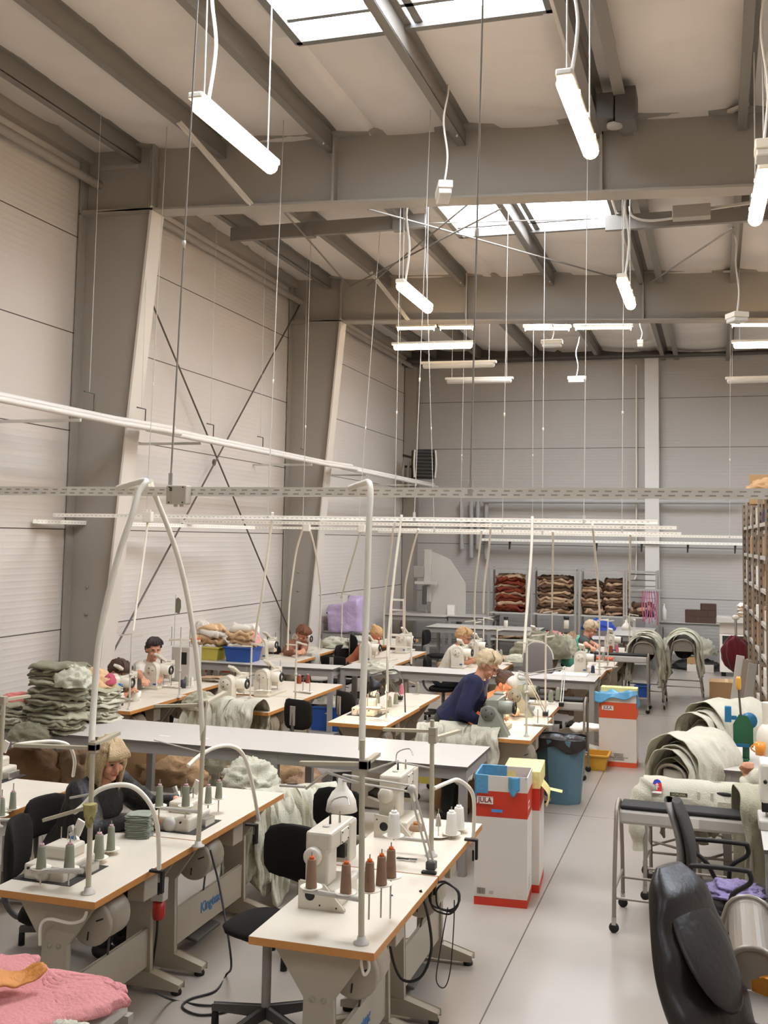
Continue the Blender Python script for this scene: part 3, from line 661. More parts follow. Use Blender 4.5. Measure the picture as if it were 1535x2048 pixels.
# big machines on the front right tables
def big_machine(loc,label,rz=0,s=1):
    t=thing('overlock_machine',loc,label,'sewing machine','large white special sewing machines',rz); t.scale=(s,s,s)
    b=M(); b.prism([(-.115,0),(.13,0),(.13,.012),(.02,.125),(-.115,.135)],.02,Matrix.Translation(V((0,-.17,0)))); b.build('base_plate',CREAM,t,bev=.004)
    M().lathe([(0,-.006),(.026,-.006),(.03,0),(.03,.006)],(-.055,-.176,.07),20,0,'Y').build('oil_window',BLACKM,t)
    for x,z in ((.0,.025),(.09,.02),(-.1,.11)): M().lathe([(0,-.003),(.005,-.003),(.005,.004)],(x,-.178,z),8,0,'Y').build('screw',BLACKM,t)
    M().bb(-.1,.09,-.16,.16,0,.10).build('bed',CREAM,t,bev=.012)
    M().bb(.02,.06,-.1,.28,.03,.075).build('feed_arm',STEELL,t,bev=.01)
    m=M(); m.bb(-.11,.02,-.12,.02,.1,.3); m.bb(-.11,.035,-.12,.26,.27,.37); m.build('machine_body',CREAM,t,bev=.014)
    m=M(); m.bb(-.07,.04,.16,.28,.14,.36); m.build('head',CREAM,t,bev=.012)
    M().lathe([(0,-.16),(.04,-.16),(.048,-.15),(.05,-.12)],(-.06,0,.25),20,0,'Y').build('handwheel',CREAM,t)
    for z in (.14,.19):
        M().lathe([(0,-.145),(.02,-.145),(.022,-.13),(.013,-.12),(.013,-.1)],(0,.03,z),12,0,'X').build('adjust_knob',WHT,t)
    M().bb(.035,.042,.02,.13,.28,.35).build('side_cover',WHT,t,bev=.002)
    for y,z in ((.03,.29),(.12,.29),(.03,.34),(.12,.34)): M().lathe([(0,.0),(.004,0),(.004,.004)],(.042,y,z),6,0,'X').build('cover_screw',BLACKM,t)
    M().bb(-.0,.05,.05,.09,.2,.27).build('clamp_block',BLACKM,t,bev=.004)
    M().cyl((.02,.2,.02),(.02,.2,.14),.005,n=6).build('needle_bar',CHROME,t)
    for x,y in ((-.04,.06),(0,.1)): M().cyl((x,y,.37),(x,y,.43),.007,.004,8).build('tension_post',BLACKM if x else CHROME,t)
    M().tube(cat([(-.09,.2,.37),(-.1,.24,.44),(-.02,.25,.47),(.02,.2,.44)],4),.004,6).build('thread_guide',CHROME,t)
    M().lathe([(0,0),(.02,0),(.02,.004),(0,.004)],(-.04,.0,.371),12).build('oil_cap',STEELL,t)
    return t
big_machine(PZ(645,1815,T)+V((0,.12,0)),'large white special machine nearest the camera, beside the black chair',s=.9)
big_machine(PZ(790,1672,T)+V((0,.1,0)),'large white special machine behind the nearer one on the right row, beside the dome lamp',s=.92)
def low_machine(loc,label):
    t=thing('submerged_machine',loc,label,'sewing machine','low machines sunk in the front left tables')
    M().bb(-.13,.1,-.12,.16,-.03,.075).build('machine_body',CREAM,t,bev=.012)
    M().bb(-.09,.06,-.02,.13,.07,.14).build('machine_head',CREAM,t,bev=.015)
    M().lathe([(0,-.14),(.03,-.14),(.042,-.13),(.045,-.11)],(-.02,0,.035),18,0,'Y').build('handwheel',STEELL,t)
    M().bb(.07,.15,.0,.12,.0,.05).build('feed_plate',CHROME,t,bev=.004)
    for x in (-.1,.05): M().lathe([(0,-.13),(.006,-.13),(.006,-.11)],(x,0,.055),6,0,'Y').build('screw',BLACKM,t)
    for k in range(3): M().cyl((-.07+.04*k,.1,.13),(-.07+.04*k,.1,.2),.004,n=6).build('looper_post',CHROME,t)
    M().box((.02,.12,.2),(.045,.012,.08),mt=Matrix.Rotation(.4,4,'Y')).build('screen_guard',WHT,t)
    o=M().bb(-.17,.16,-.15,.19,.0006,.0025); o.build('cutout',DARK,t)
    return t
low_machine(PZ(120,1748,T),'low machine sunk in the front left table between the pink tipped cones')
low_machine(PZ(365,1652,T),'low machine in the table under the hands of the blonde person')
low_machine(PZ(5,1560,T)+V((-.1,0,0)),'white machine head at the left edge on the far left table')
low_machine(PZ(735,1428,T),'low machine in the cut-out of the table under the black desk lamp')
# ---------------- cable trays ----------------
def tray(xa,ya,xb,yb,z,h,d,label,pitch=.06,rows=1,slotw=.03):
    a=V((xa,ya,z));b=V((xb,yb,z)); L=(b-a).length; ang=math.atan2(yb-ya,xb-xa)
    t=thing('cable_tray',a,label,'cable tray','perforated cable trays above the tables',ang)
    m=M(); m.bb(0,L,-.002,.002,-h/2,h/2); m.bb(0,L,d-.002,d+.002,-h/2,h/2); m.bb(0,L,0,d,-h/2,-h/2+.004)
    m.bb(0,L,-.006,.004,h/2-.003,h/2+.004); m.bb(0,L,d-.004,d+.006,h/2-.003,h/2+.004)
    n=int(L/pitch)
    for i in range(n):
        for r in range(rows):
            zz=0 if rows==1 else (-.25+.5*r)*h*.9
            m.bb(i*pitch+.01+.012*(r%2),i*pitch+.01+.012*(r%2)+slotw,-.0026,-.0021,zz-.0035,zz+.0035,1)
    m.build('channel',[mat('cream tray steel','#fbf6ea',.5,0,.04,6),mat('tray slot','#c2b8a6',.7)],t); return t
tray(-6.4,5.0,3.0,5.0,2.722,.042,.07,'nearest cable tray, crossing the whole picture with the box marked 8',rows=2)
tray(-6.7,9.6,-.5,9.6,2.672,.035,.07,'second cable tray behind the nearest one, ending before the white wall column',pitch=.05,slotw=.02)
tray(-6.5,12.0,-.42,12.0,2.655,.035,.07,'third cable tray, just beyond and below the second',pitch=.05,slotw=.02)
tray(-6.5,13.6,-.52+.1,13.6,2.605,.03,.06,'fourth cable tray, lowest of the four over the tables',pitch=.05,slotw=.02)
tray(-6.0,18.6,.6,18.6,2.60,.04,.08,'rear cable tray running to the storage rack',pitch=.05,slotw=.02)
M_=tray(-5.0,22.9,.7,22.9,2.48,.05,.15,'wall cable tray on brackets low on the back wall',pitch=.08,slotw=.03)
for k in range(6): M().prism([(0,-.03),(.0,-.2),(.03,-.2),(.05,-.03)],.03,Matrix.Translation(V((.6+k*.95,.2,0)))).build('bracket',STEELD,M_)
t=tray(-6.75,9.4,-6.2,13.6,2.60,.04,.06,'short cable tray slanting along the left wall behind the column',pitch=.05,slotw=.02)
# junction box with number
t=thing('tray_junction_box',PY(357,990,4.96),'cream box with a handwritten 8 on the nearest tray','junction box')
M().bb(-.058,.058,-.03,.03,-.05,.05).build('box_body',CREAM,t,bev=.006)
text('lettering','8',.03,Matrix.Translation(V((-.03,-.0315,.028)))@Matrix.Rotation(PI/2,4,'X'),mat('marker ink','#3a2f26'),t)
for x,z in ((-.04,.04),(.04,.04),(-.04,-.04),(.04,-.04)): M().lathe([(0,-.033),(.004,-.033),(.004,-.03)],(x,0,z),6,0,'Y').build('screw',BLACKM,t)
for x in (-.015,.02): M().lathe([(0,-.062),(.01,-.062),(.012,-.05),(0,-.05)],(x,0,0),8).build('cable_gland',CREAM,t)
for i,(px,py,yy,l) in enumerate(((296,1033,9.55,'white socket box on the second tray above the left cones'),(1335/2,0,0,''),(613,1054,13.5,'white socket box on the fourth tray left of centre'),(724,1056,13.5,'white socket box on the fourth tray beside the thick white conduit'))):
    if not l: continue
    t=thing('socket_box',PY(px,py,yy),l,'socket box','white socket boxes on the trays'); M().bb(-.05,.05,-.03,.03,-.06,.05).build('box_body',WHT,t,bev=.01); M().lathe([(0,0),(.012,0),(.012,.02),(0,.02)],(-.02,0,.05),8).build('cable_gland',WHT,t); M().lathe([(0,0),(.012,0),(.012,.02),(0,.02)],(.02,0,.05),8).build('cable_gland',WHT,t)
# ---------------- suspension rods ----------------
def rod(a,b,y,label,r=.004,fit=None,mt=None,top=None,yb=None):
    pb=PY(*b,yb or y); pa=PY(*a,y); d=(pa-pb); zt=top or zc(pa.x)-.02
    if d.z>0: pa=pb+d*((zt-pb.z)/d.z)
    t=thing('suspension_rod',pb,label,'rod','suspension rods holding the cable trays')
    M().cyl((0,0,0),pa-pb,r,n=6).build('rod',mt or GALV,t)
    m=M(); m.bb(-.012,.012,-.004,.004,-.03,.05); m.build('tray_hook',GALV,t)
    M().lathe([(0,-.02),(r*2.2,-.02),(r*2.2,.02),(0,.02)],(pa-pb)*.33,6).build('coupling',WHT,t)
rod((392,60),(341,965),5.0,'grey rod down to the box marked 8 on the nearest tray',.005,mt=STEEL)
rod((963,78),(940,980),5.0,'grey rod down to the middle of the nearest tray',.005,mt=STEEL)
for a,b,y,l in (((333,266),(292,1030),9.6,'rod to the second tray beside the white socket box at left'),((566,271),(535,1030),9.6,'rod to the second tray left of centre, right of the bracing cross'),((862,182),(828,1035),9.6,'rod to the second tray just left of the heater fan'),((1174,330),(1167,1042),9.6,'rod to the second tray at right of centre'),
  ((622,450),(605,1050),13.6,'rod to the fourth tray in front of the second column'),((742,700),(716,1055),13.6,'rod to the fourth tray left of the heater fan'),((851,500),(868,1060),13.6,'rod to the fourth tray by the heater fan'),((1015,470),(1004,1060),12.0,'rod to the third tray in the middle of the back wall'),((1247,440),(1243,1060),12.0,'rod to the third tray near the white wall column'),((1460,640),(1458,1075),18.6,'thin rod to the rear tray at right'),((800,440),(789,1050),12,'rod to the third tray left of the heater fan'),((1066,700),(1064,1060),18.6,'thin rod to the rear tray before the back wall'),((926,760),(920,1060),18.6,'thin rod to the rear tray below the unlit tubes'),((640*1.7,560),(1084,1065),13.6,'rod to the fourth tray in the middle')):
    rod(a,b,y,l,.0042)
# hooked hangers for the heating pipes on the left wall
def pipehanger(px,py,x,label):
    p=PX(px,py,x); t=thing('pipe_hanger',p,label,'pipe hanger','hooked hangers above the wall pipes')
    m=M(); m.tube([V((.0,-.09,.09)),V((.0,.09,.09)),V((0,.09,-.09)),V((0,-.09,-.09))],.008,6); m.build('hook',STEELD,t)
    M().cyl((0,0,.09),(0,0,zc(p.x)-p.z),.003,n=5).build('rod',GALV,t)
pipehanger(178,803,-6.0,'hook hanger left of the first column top pipe')
pipehanger(282,833,-5.97,'hook hanger in front of the first column flange')
pipehanger(420,863,-6.0,'hook hanger above the bracing cross')
pipehanger(520,887,-6.0,'hook hanger right of the bracing cross')
pipehanger(605,910,-6.0,'hook hanger before the second column')
def wallpipe(ya,yb,label,z=3.68,jogend=True,x=-6.0):
    t=thing('wall_pipe_pair',(0,0,0),label,'pipe','white insulated pipes along the left wall')
    for k,(dx,dz,r) in enumerate(((0,0,.035),(.09,-.05,.03))):
        pts=[(x+dx,ya,z+dz),(x+dx,(ya+yb)/2,z+dz),(x+dx,yb-1.0,z+dz)]+([(x+dx+.02,yb-.9,z+dz),(x+.10+dx,yb-.3,z+dz),(x+.13+dx,yb,z+dz)] if jogend else [(x+dx,yb,z+dz)])
        M().tube([V(p) for p in pts],r,10).build('pipe',mat('white pipe lagging','#dcd6cc',.5,0,.04,5),t)
    for y in (ya+1.2,yb-1.8): M().bar((XL,y,z-.1),(x+.12,y,z-.1),.03,.03).build('wall_bracket',GALV,t)
wallpipe(2.0,10.6,'first length of twin pipes on the left wall, ending beside the front column')
wallpipe(10.1,16.7,'second length of twin pipes on the left wall, between the two columns')
wallpipe(16.3,22.6,'third length of twin pipes on the left wall, running to the corner',jogend=False)
# ---------------- hoses from the trays ----------------
def hp(pix,y0,y1):
    n=len(pix)-1; return [PY(x,y,y0+(y1-y0)*i/n) for i,(x,y) in enumerate(pix)]
hs=[([(236,976),(262,968),(292,962),(278,985),(262,1037),(232,1129),(200,1270),(188,1400),(183,1488)],5.0,4.55,.016,'thick cream conduit from the nearest tray to the front left thread stand'),
([(300,962),(308,985),(345,1080),(370,1170),(390,1290),(401,1400),(405,1480)],5.0,5.42,.015,'thick cream conduit sloping right to the second thread stand of the front left row'),
([(700,976),(722,968),(740,972),(737,1060),(733,1200),(727,1350),(723,1500)],5.0,4.42,.0155,'thick cream conduit hanging straight down in the middle to the front right stand'),
([(297,1025),(291,1080),(283,1140),(274,1200),(266,1262)],9.6,9.3,.012,'pale conduit down to the stand behind the person in the mauve shirt'),
([(545,1025),(536,1100),(524,1190),(515,1240),(510,1280)],9.6,10.2,.013,'pale conduit down beside the blue tub'),
([(608,1050),(593,1100),(584,1160),(578,1215),(575,1300)],13.5,14.1,.014,'pale conduit down left of the bending person with reddish brown hair'),
([(616,1050),(630,1100),(639,1160),(641,1205),(638,1298)],13.5,14.9,.014,'pale conduit down right of the bending person with reddish brown hair'),
([(722,1058),(707,1110),(692,1160),(682,1195)],13.5,16.0,.014,'pale conduit sloping left to the dark stand by the lilac cover'),
([(803,1030),(798,1070),(789,1140),(781,1220),(775,1300),(774,1400)],9.6,9.7,.013,'pale conduit down in front of the twin upright frames'),
([(787,1048),(780,1110),(772,1170),(768,1215),(767,1290)],12.0,14.0,.012,'pale conduit down left of the twin upright frames'),
([(836,1058),(822,1110),(811,1165),(809,1200),(808,1290)],13.5,15.2,.014,'pale conduit down to the right upright of the twin frames'),
([(963,1060),(957,1110),(950,1170),(948,1240)],13.5,15.3,.013,'pale conduit down above the person in the cream shirt'),
([(981,1048),(976,1110),(968,1170),(966,1226)],12.0,14.5,.013,'pale conduit beside the brown fabric rack at left'),
([(1064,1033),(1063,1080),(1058,1160),(1050,1260),(1048,1305)],9.6,9.35,.013,'pale conduit down to the stand over the person in the orange top'),
([(1105,1062),(1105,1110),(1104,1170),(1103,1215)],13.5,16.5,.014,'thin pale conduit in front of the middle fabric rack'),
([(1184,1048),(1189,1100),(1195,1170),(1199,1238)],12.0,14.3,.013,'pale conduit down left of the green vest person head'),
([(1260,1068),(1259,1130),(1258,1180),(1258,1215)],13.5,16.8,.014,'pale conduit down in front of the narrow right fabric rack')]
for pix,a,b,r,l in hs: hose(hp(pix,a,b),r,l,group='pale conduits hanging from the cable trays')
# ---------------- thread stands of the front rows ----------------
def bigstand(base,top,label,arms,bars=(),z0=.78,pole=.0135,col=None):
    b=PZ(*base,z0); tp=PY(*top,b.y); t=thing('thread_stand',b,label,'thread stand','tall thread stands of the front tables'); col=col or mat('aged cream enamel','#b8ae96',.4,0,.06,5)
    M().cyl((0,0,0),tp-b,pole,pole*.9,10).build('pole',col,t)
    M().lathe([(0,0),(.035,0),(.035,.006),(.02,.012),(.018,.03),(0,.03)],n=14).build('base_flange',STEELL,t)
    for (pa,pb,dy,w) in arms:
        A=PY(*pa,b.y)-b; B=PY(*pb,b.y+dy)-b
        M().bar(A,B,.028,.016).build('guide_arm',col,t)
        M().bb(-.022,.022,-.02,.02,-.022,.022).build('arm_clamp',CREAMD,t,loc=(0 if 1 else 0,0,A.z),bev=.004)
    for (pa,pb,dy,w) in bars:
        A=PY(*pa,b.y)-b; B=PY(*pb,b.y+dy)-b
        M().cyl(A,B,w,n=8).build('thread_bar',STEELL,t)
    return t,b
bigstand((722,1887),(724,1480),'tall thread stand at the near corner of the front right table',[((724,1528),(600,1526),.0,0),((726,1530),(755,1508),.35,0)],[((728,1570),(655,1545),0,.006),((655,1545),(612,1577),.1,.006),((610,1574),(560,1571),.1,.006),((726,1800),(608,1780),.04,.012)])
bigstand((862,1712),(864,1440),'tall thread stand on the second front right table, by the lamp arm',[((862,1462),(766,1459),0,0),((862,1478),(918,1462),.4,0)],[((860,1536),(790,1523),0,.005),((790,1523),(738,1541),.1,.005),((862,1683),(765,1672),0,.011)])
bigstand((176,1787),(186,1480),'tall thread stand at the near corner of the front left table',[((183,1496),(30,1490),.0,0),((184,1492),(236,1466),.3,0),((172,1616),(88,1640),0,0)],[((182,1588),(140,1596),0,.006),((165,1742),(64,1741),0,.013)])
bigstand((396,1693),(410,1400),'tall thread stand on the front left row in front of the blonde person arm',[((408,1410),(310,1412),.05,0),((408,1408),(450,1385),.4,0)],[((403,1624),(322,1616),.0,.011),((404,1505),(308,1480),.1,.004)])
bigstand((-6,1655),(8,1395),'thread stand at the very left edge on the far left table',[((6,1400),(58,1392),.2,0)],[((0,1640),(40,1640),0,.01)])
# rag, hoses arcs
tag(rumple_mesh(.03,.03,.1,5,.5,24,14).T(Matrix.Rotation(PI,4,'X')).build('cleaning_rag',mat('yellow green rag','#a59c62',.9,0,.15,20,.3,60)),'yellowish rag tied around the pole of the front left thread stand','cloth').location=PY(180,1608,4.50)
for pix,a,b,r,l in (([(148,1625),(165,1612),(195,1582),(232,1570),(268,1575),(298,1605),(313,1645),(317,1690),(318,1738)],4.55,4.9,.012,'bent pale conduit arching over the front left table'),
  ([(376,1532),(398,1512),(430,1495),(462,1492),(485,1508),(500,1550),(510,1600),(517,1640)],5.5,6.2,.012,'bent pale conduit arching over the far end of the front left row'),
  ([(868,1577),(895,1565),(915,1560),(937,1575),(947,1600),(947,1650),(946,1672)],5.4,6.0,.011,'bent pale conduit at the far end of the front right row'),
  ([(32,1489),(75,1484),(112,1483),(138,1492),(149,1520),(146,1552)],5.9,6.3,.011,'bent pale conduit behind the far left table'),
  ([(600,1340+0),(675,1341),(700,1348),(722,1370),(728,1400),(727,1428)],9.7,9.7,.008,'dark bent conduit beside the black desk lamp')):
    if l.startswith('dark'): pix=[(770,1342),(790,1340),(803,1352),(808,1380),(810,1425)]
    t=hose(hp(pix,a,b),r,l,group='bent conduits clamped to the tables',mt=STEELD if l.startswith('dark') else None)
for p,l in ((PZ(318,1745,.78),'black table clamp under the bent conduit of the front left table'),(PZ(507,1652,.78),'black table clamp at the far end of the front left row'),(PZ(946,1682,.78),'table clamp at the far end of the front right row'),(PZ(862,1748,.78),'black table clamp under the desk lamp arm on the front right row')):
    t=thing('table_clamp',p,l,'clamp','table clamps'); M().bb(-.05,.02,-.015,.015,.0,.012).build('jaw',BLACKM,t); M().bb(.012,.026,-.012,.012,-.1,.01).build('clamp_bracket',BLACKM,t); M().cyl((0.0,0,-.11),(.0,0,-.05),.006,n=8).build('clamp_screw',BLACKM,t)
# cones
ORT=ORP
def dish(p,r,label,g='white spool dishes',post=None):
    t=thing('spool_dish',p,label,'dish',g)
    M().lathe([(0,-.004),(r*.6,-.004),(r,.004),(r*.98,.008),(r*.6,.001),(0,.001)],n=20).build('dish',WHT,t)
    M().cyl((0,0,-.02),(0,0,.155),.003,n=6).build('spool_pin',CHROME,t)
    if post: M().cyl((0,0,-post),(0,0,-.004),.004,n=6).build('post',CHROME,t)
for (x,y),z,l,po in (((622,1776),.965,'first from the left',0),((691,1787),.965,'second from the left',0),((738,1782),.965,'third from the left',.12),((762,1770),.965,'fourth from the left',.14),((781,1755),.965,'rightmost and farthest',.18)):
    p=PZ(x,y,z); dish(p,.05,'white spool dish under the brown cone %s on the front right table'%l,post=po); cone(p+V((0,0,.002)),'brown thread cone with orange tip, %s of the five'%l,THB,ORT,.024,.122,'brown thread cones with orange tips',base=l[0] in 'st')
for (x,y),z,l,po in (((787,1673),.93,'leftmost white thread cone',0),((902,1668),.80,'middle white thread cone',.0),((917,1657),.80,'rightmost white thread cone',.0)):
    p=PZ(x,y,z); dish(p,.055,'white dish under the '+l); cone(p+V((0,0,.002)),l+' on the second front right table',THW,WHP,.034,.12,'large white thread cones')
cone(PZ(876,1652,.84),'small grey thread cone on a rod beside the large white cones',mat('grey thread','#b5ab9a',.8),WHP,.016,.055,'small cones'); dish(PZ(876,1672,.79),.06,'clear spool dish below the small grey cone')
cone(PZ(833,1660,.93),'flat tan bobbin disc on the dish beside the white cone',SAND,WOOD,.042,.03,'small cones')
for (x,y),z,l,r,h in (((82,1737),.865,'leftmost at the near end of the front left table',.023,.105),((138,1739),.865,'second from the left at the near end of the front left table',.025,.115),((197,1717),.80,'third and widest on the front left table',.027,.12),((221,1700),.80,'fourth on the front left table',.022,.12),
  ((318,1613),.92,'first of the far group, before the blonde person sleeve',.022,.115),((371,1613),.92,'second of the far group, leaning',.023,.115),((416,1607),.87,'third of the far group on a thin post',.021,.1),((437,1597),.87,'fourth of the far group on a thin post',.021,.1),
  ((2,1632),.80,'cut by the left edge of the picture',.023,.1),((25,1618),.80,'just right of the one cut by the left edge',.021,.1)):
    p=PZ(x,y,z); dish(p,.05 if y>1680 else .045,'spool dish, '+l,post=max(0.001,z-.79)); cone(p+V((0,0,.002)),'green thread cone '+l,group='sage green thread cones',r=r,h=h)
# ---------------- stands and cones further back ----------------
for (bx,by),yy,h,l,rz in (((258,1418),9.25,.74,'thread stand at the near corner of the table with the drink bottle',0),((358,1395),10.1,.62,'thread stand behind the person in the white patterned top machine',0),((500,1400),10.2,.6,'thread stand beside the hanging pale green garments',PI),((590,1403),10.35,.62,'thread stand before the rust red spools',PI*.9),
  ((772,1446),9.6,.6,'thread stand at the near corner of the black lamp table',0),((1015,1360),14.0,.5,'',0),((1052,1473),9.33,.85,'thread stand at the near end of the old grey green machine table',PI),((1090,1432),10.5,.8,'thread stand on the old machine table behind the spools',0),
  ((1198,1352),13.9,.72,'thread stand at the near end of the white pad table',PI),((1215,1340),14.5,.68,'thread stand just right of the one on the white pad table',0),((1258,1310),16.6,.62,'thread stand beside the pink and brown spools',PI),((682,1297),15.45,.85,'dark thread stand before the lilac cover',PI),((638,1298),14.9,.1,'',0),((870,1310),15.2,.6,'',0),((948,1330),14.4,.6,'thread stand above the navy jumper person',0),((1103,1330),16.5,.62,'thread stand in the heap of green garments',0),((966,1320),15.0,.6,'thread stand right of the cream shirt person',PI),((993,1345),13.9,.55,'short thread stand with a round top by the orange top person',0)):
    if not l: continue
    p=PY(bx,by,yy); p.z=.78; make_stand(p,l,h=h,rz=rz,arm=.14,tray=('short' not in l))
def frame_u(x0,x1,y,zt,label):
    t=thing('upright_frame',((x0+x1)/2,y,.78),label,'frame','upright bar frames'); w=(x1-x0)/2
    for s in (-1,1): M().cyl((s*w,0,0),(s*w,0,zt-.78),.014,n=8).build('post',WHT,t)
    M().bar((-w,0,zt-.78-.01),(w,0,zt-.78-.01),.03).build('top_rail',WHT,t); M().bar((-w,0,zt-.95),(w,0,zt-.95),.02).build('rail',WHT,t)
a=PY(778,1268,14.0); b=PY(823,1262,14.0)
frame_u(a.x,b.x,14.0,a.z,'white upright bar frame around the machine right of the ginger blonde person')
a=PY(783,1198,16.2); b=PY(807,1198,16.2); frame_u(a.x,b.x,16.2,a.z,'taller white upright bar frame behind, in front of the corner column')
for (x,y),z,mt_,r,h,l in (((598,1367),.78,THR,.027,.09,'rust red thread spool, left of the pair at the end of the white table'),((615,1366),.78,THR,.025,.095,'rust red thread spool, right of the pair at the end of the white table'),
 ((520,1370),.80,THG,.03,.1,'green cone behind the nearest hanging garments'),((510,1375),.80,THW,.026,.08,'white cone between the two machines left of the rust spools'),
 ((286,1375),.80,THW,.02,.07,'white spool behind the drink bottle'),((372,1372),.80,THG,.026,.1,'green cone left of the cloth stack in the wall row'),((383,1372),.80,THW,.02,.09,'white cone left of the cloth stack in the wall row'),
 ((753,1406),.81,THG,.032,.1,'green cone in front of the black desk lamp'),((743,1392),.81,THG,.026,.07,'short green cone under the black desk lamp'),((778,1414),.81,THG,.026,.1,'green cone nearest the dark bent conduit, left one'),((791,1408),.81,THG,.024,.1,'green cone nearest the dark bent conduit, right one'),((803,1388),.80,THP,.024,.1,'pink cone behind the dark bent conduit'),((835,1385),.80,THG,.022,.1,'green cone on the white table behind the dark bent conduit'),
 ((1101,1404),.80,THG,.028,.11,'green cone on the old machine table, left of two'),((1115,1400),.80,THG,.027,.12,'green cone on the old machine table, right of two'),((1221,1305),.80,THR,.03,.1,'rust spool beside the green vest person arm'),((1233,1304),.80,THP,.028,.1,'pink spool right of the rust one at the back'),((1252,1303),.80,mat('brown grey thread','#6f6456',.8),.027,.09,'grey brown spool right of the pink one'),((1185,1346),.80,mat('navy thread','#2e3648',.8),.025,.09,'navy spool on the grey bench end by the white pad'),((1206,1322),.78,THG,.028,.12,'tall green cone by the white pad table machine'),((1001,1318),.80,THG,.028,.12,'green cone before the far cardboard sheets'),((640,1296),.80,THG,.03,.12,'green cone at the bending person table')):
    if mt_ is THW: tp=WHP
    else: tp=mat('lilac cone tip','#c9a0a4',.6)
    cone(PZ(x,y,z),l,mt_,tp,r,h,'spools and cones on the farther tables')
# ---------------- stacks and heaps of cloth ----------------
ORD=['bottom','second','third','fourth','fifth','sixth','seventh','eighth','ninth','tenth','eleventh','twelfth','thirteenth','fourteenth','fifteenth','sixteenth','seventeenth','eighteenth','nineteenth']
def stack(base,n,w,d,t,mts,desc,group,name='folded_garment',lean=(0,0),jit=.02,seedo=0,rz0=0,shrink=0,names=None):
    z=0
    for i in range(n):
        mt=mts[i%len(mts)]; tt=t*(.85+.3*R.random())
        nm=ORD[i]+(' from the bottom' if 0<i<n-1 else '') if i<n-1 or n==1 else 'topmost'
        k=1-shrink*i/n
        folded(V(base)+V((lean[0]*i+R.uniform(-jit,jit),lean[1]*i+R.uniform(-jit,jit),z)),w*k,d*k,tt*1.25,seedo+i%5,mt,'%s, %s'%(desc,nm),'garment' if 'fabric' not in name else 'fabric',group,rz0+R.uniform(-.25,.25),name)
        z+=tt*.82
    return z
z=stack(PZ(112,1462,.8),18,.44,.38,.038,[SAGED,SAGE,SAGED],'sage green garment folded in the tall leaning pile','tall pile of green garments at the left',jit=.03,lean=(-.002,.004))
rumple(PZ(105,1464,.80)+V((-.1,-.17,-.04)),(.2,.1,.14),3,SAGED,'green sleeve bundle spilling over the table edge below the tall pile','garment','tall pile of green garments at the left','garment_bundle')
rumple(PZ(125,1462,.8)+V((.12,-.06,z-.16)),(.17,.14,.17),8,MINT,'pale green crumpled garment peaked on top of the tall pile','garment','tall pile of green garments at the left','garment_bundle',.4)
rumple(PZ(132,1448,.8)+V((.02,-.2,.2)),(.12,.05,.1),9,ROSE,'dusky rose cloth poking from the middle of the tall pile','cloth')
stack(PZ(190,1440,.8),11,.38,.34,.034,[PALE,SAGE,PALE],'pale garment folded in the lower pile right of the tall one','pale pile beside the tall green pile')
rumple(PZ(186,1440,.8)+V((-.02,.0,.3)),(.2,.15,.16),12,PEACH,'peach orange cloth draped over the lower pale pile','cloth',None,'draped_cloth',.35)
rumple(PZ(213,1440,.8)+V((.03,-.02,.33)),(.05,.07,.09),13,ROSE,'small pink cloth scrap on the right corner of the pale pile','cloth')
stack(PZ(20,1460,.8)+V((0,.15,0)),8,.42,.36,.034,[PALE,SAGE,PALE],'pale garment folded in the pile at the left picture edge','pile at the left edge')
rumple(PZ(20,1460,.8)+V((0,.18,.22)),(.24,.16,.07),14,mat('coral cloth','#d8817a',.85,0,.1,8,.3,60),'coral pink cloth lying on the pile at the left picture edge','cloth')
# under the long grey table
for (x,y),r,s,mt,l,a in (((345,1560),(.42,.3,.28),21,TAN,'tan paper-like scraps heaped under the grey table behind the blonde person',.45),((330,1545),(.25,.2,.36),22,PEACH,'peach scraps rising from the heap under the grey table',.5),
 ((430,1560),(.3,.24,.3),23,mat('olive cloth','#6f6853',.9,0,.15,8,.3,60),'olive grey bag under the grey table',.3),((500,1568),(.28,.24,.24),24,PEACH,'peach cloth heap under the grey table, right of the olive bag',.4),((560,1570),(.34,.26,.36),25,TAN,'brown and cream scrap heap under the grey table before the chairs',.5),((600,1575),(.2,.2,.25),26,SAND,'sand coloured cloth hanging beside the brown scrap heap',.4),
 ((60,1560),(.4,.25,.3),27,mat('brown paper','#8f6c4a',.85,0,.1,6,.3,20),'brown packing paper heaped under the left end of the grey table',.2),((150,1560),(.3,.22,.3),28,SAND,'sand coloured paper heap left of the blonde person',.3)):
    rumple(PZ(x,y,.2),r,s,mt,l,'cloth','scraps heaped under the long grey table','scrap_heap',a)
carton(PZ(268,1560,.2)+V((0,.1,0)),.6,.4,.3,'brown open cardboard box under the grey table behind the blonde person',open_=True,rz=.3)
carton(PZ(905,1640,0)+V((0,.5,.0)),.5,.4,.42,'brown cardboard box on the floor under the right end of the grey table')
M_=carton(PZ(1005,1600,0)+V((-.25,.3,0)),.3,.3,.3,'small pale box behind the front carton with blue film',mt=CARDW,tape=False) if 0 else None
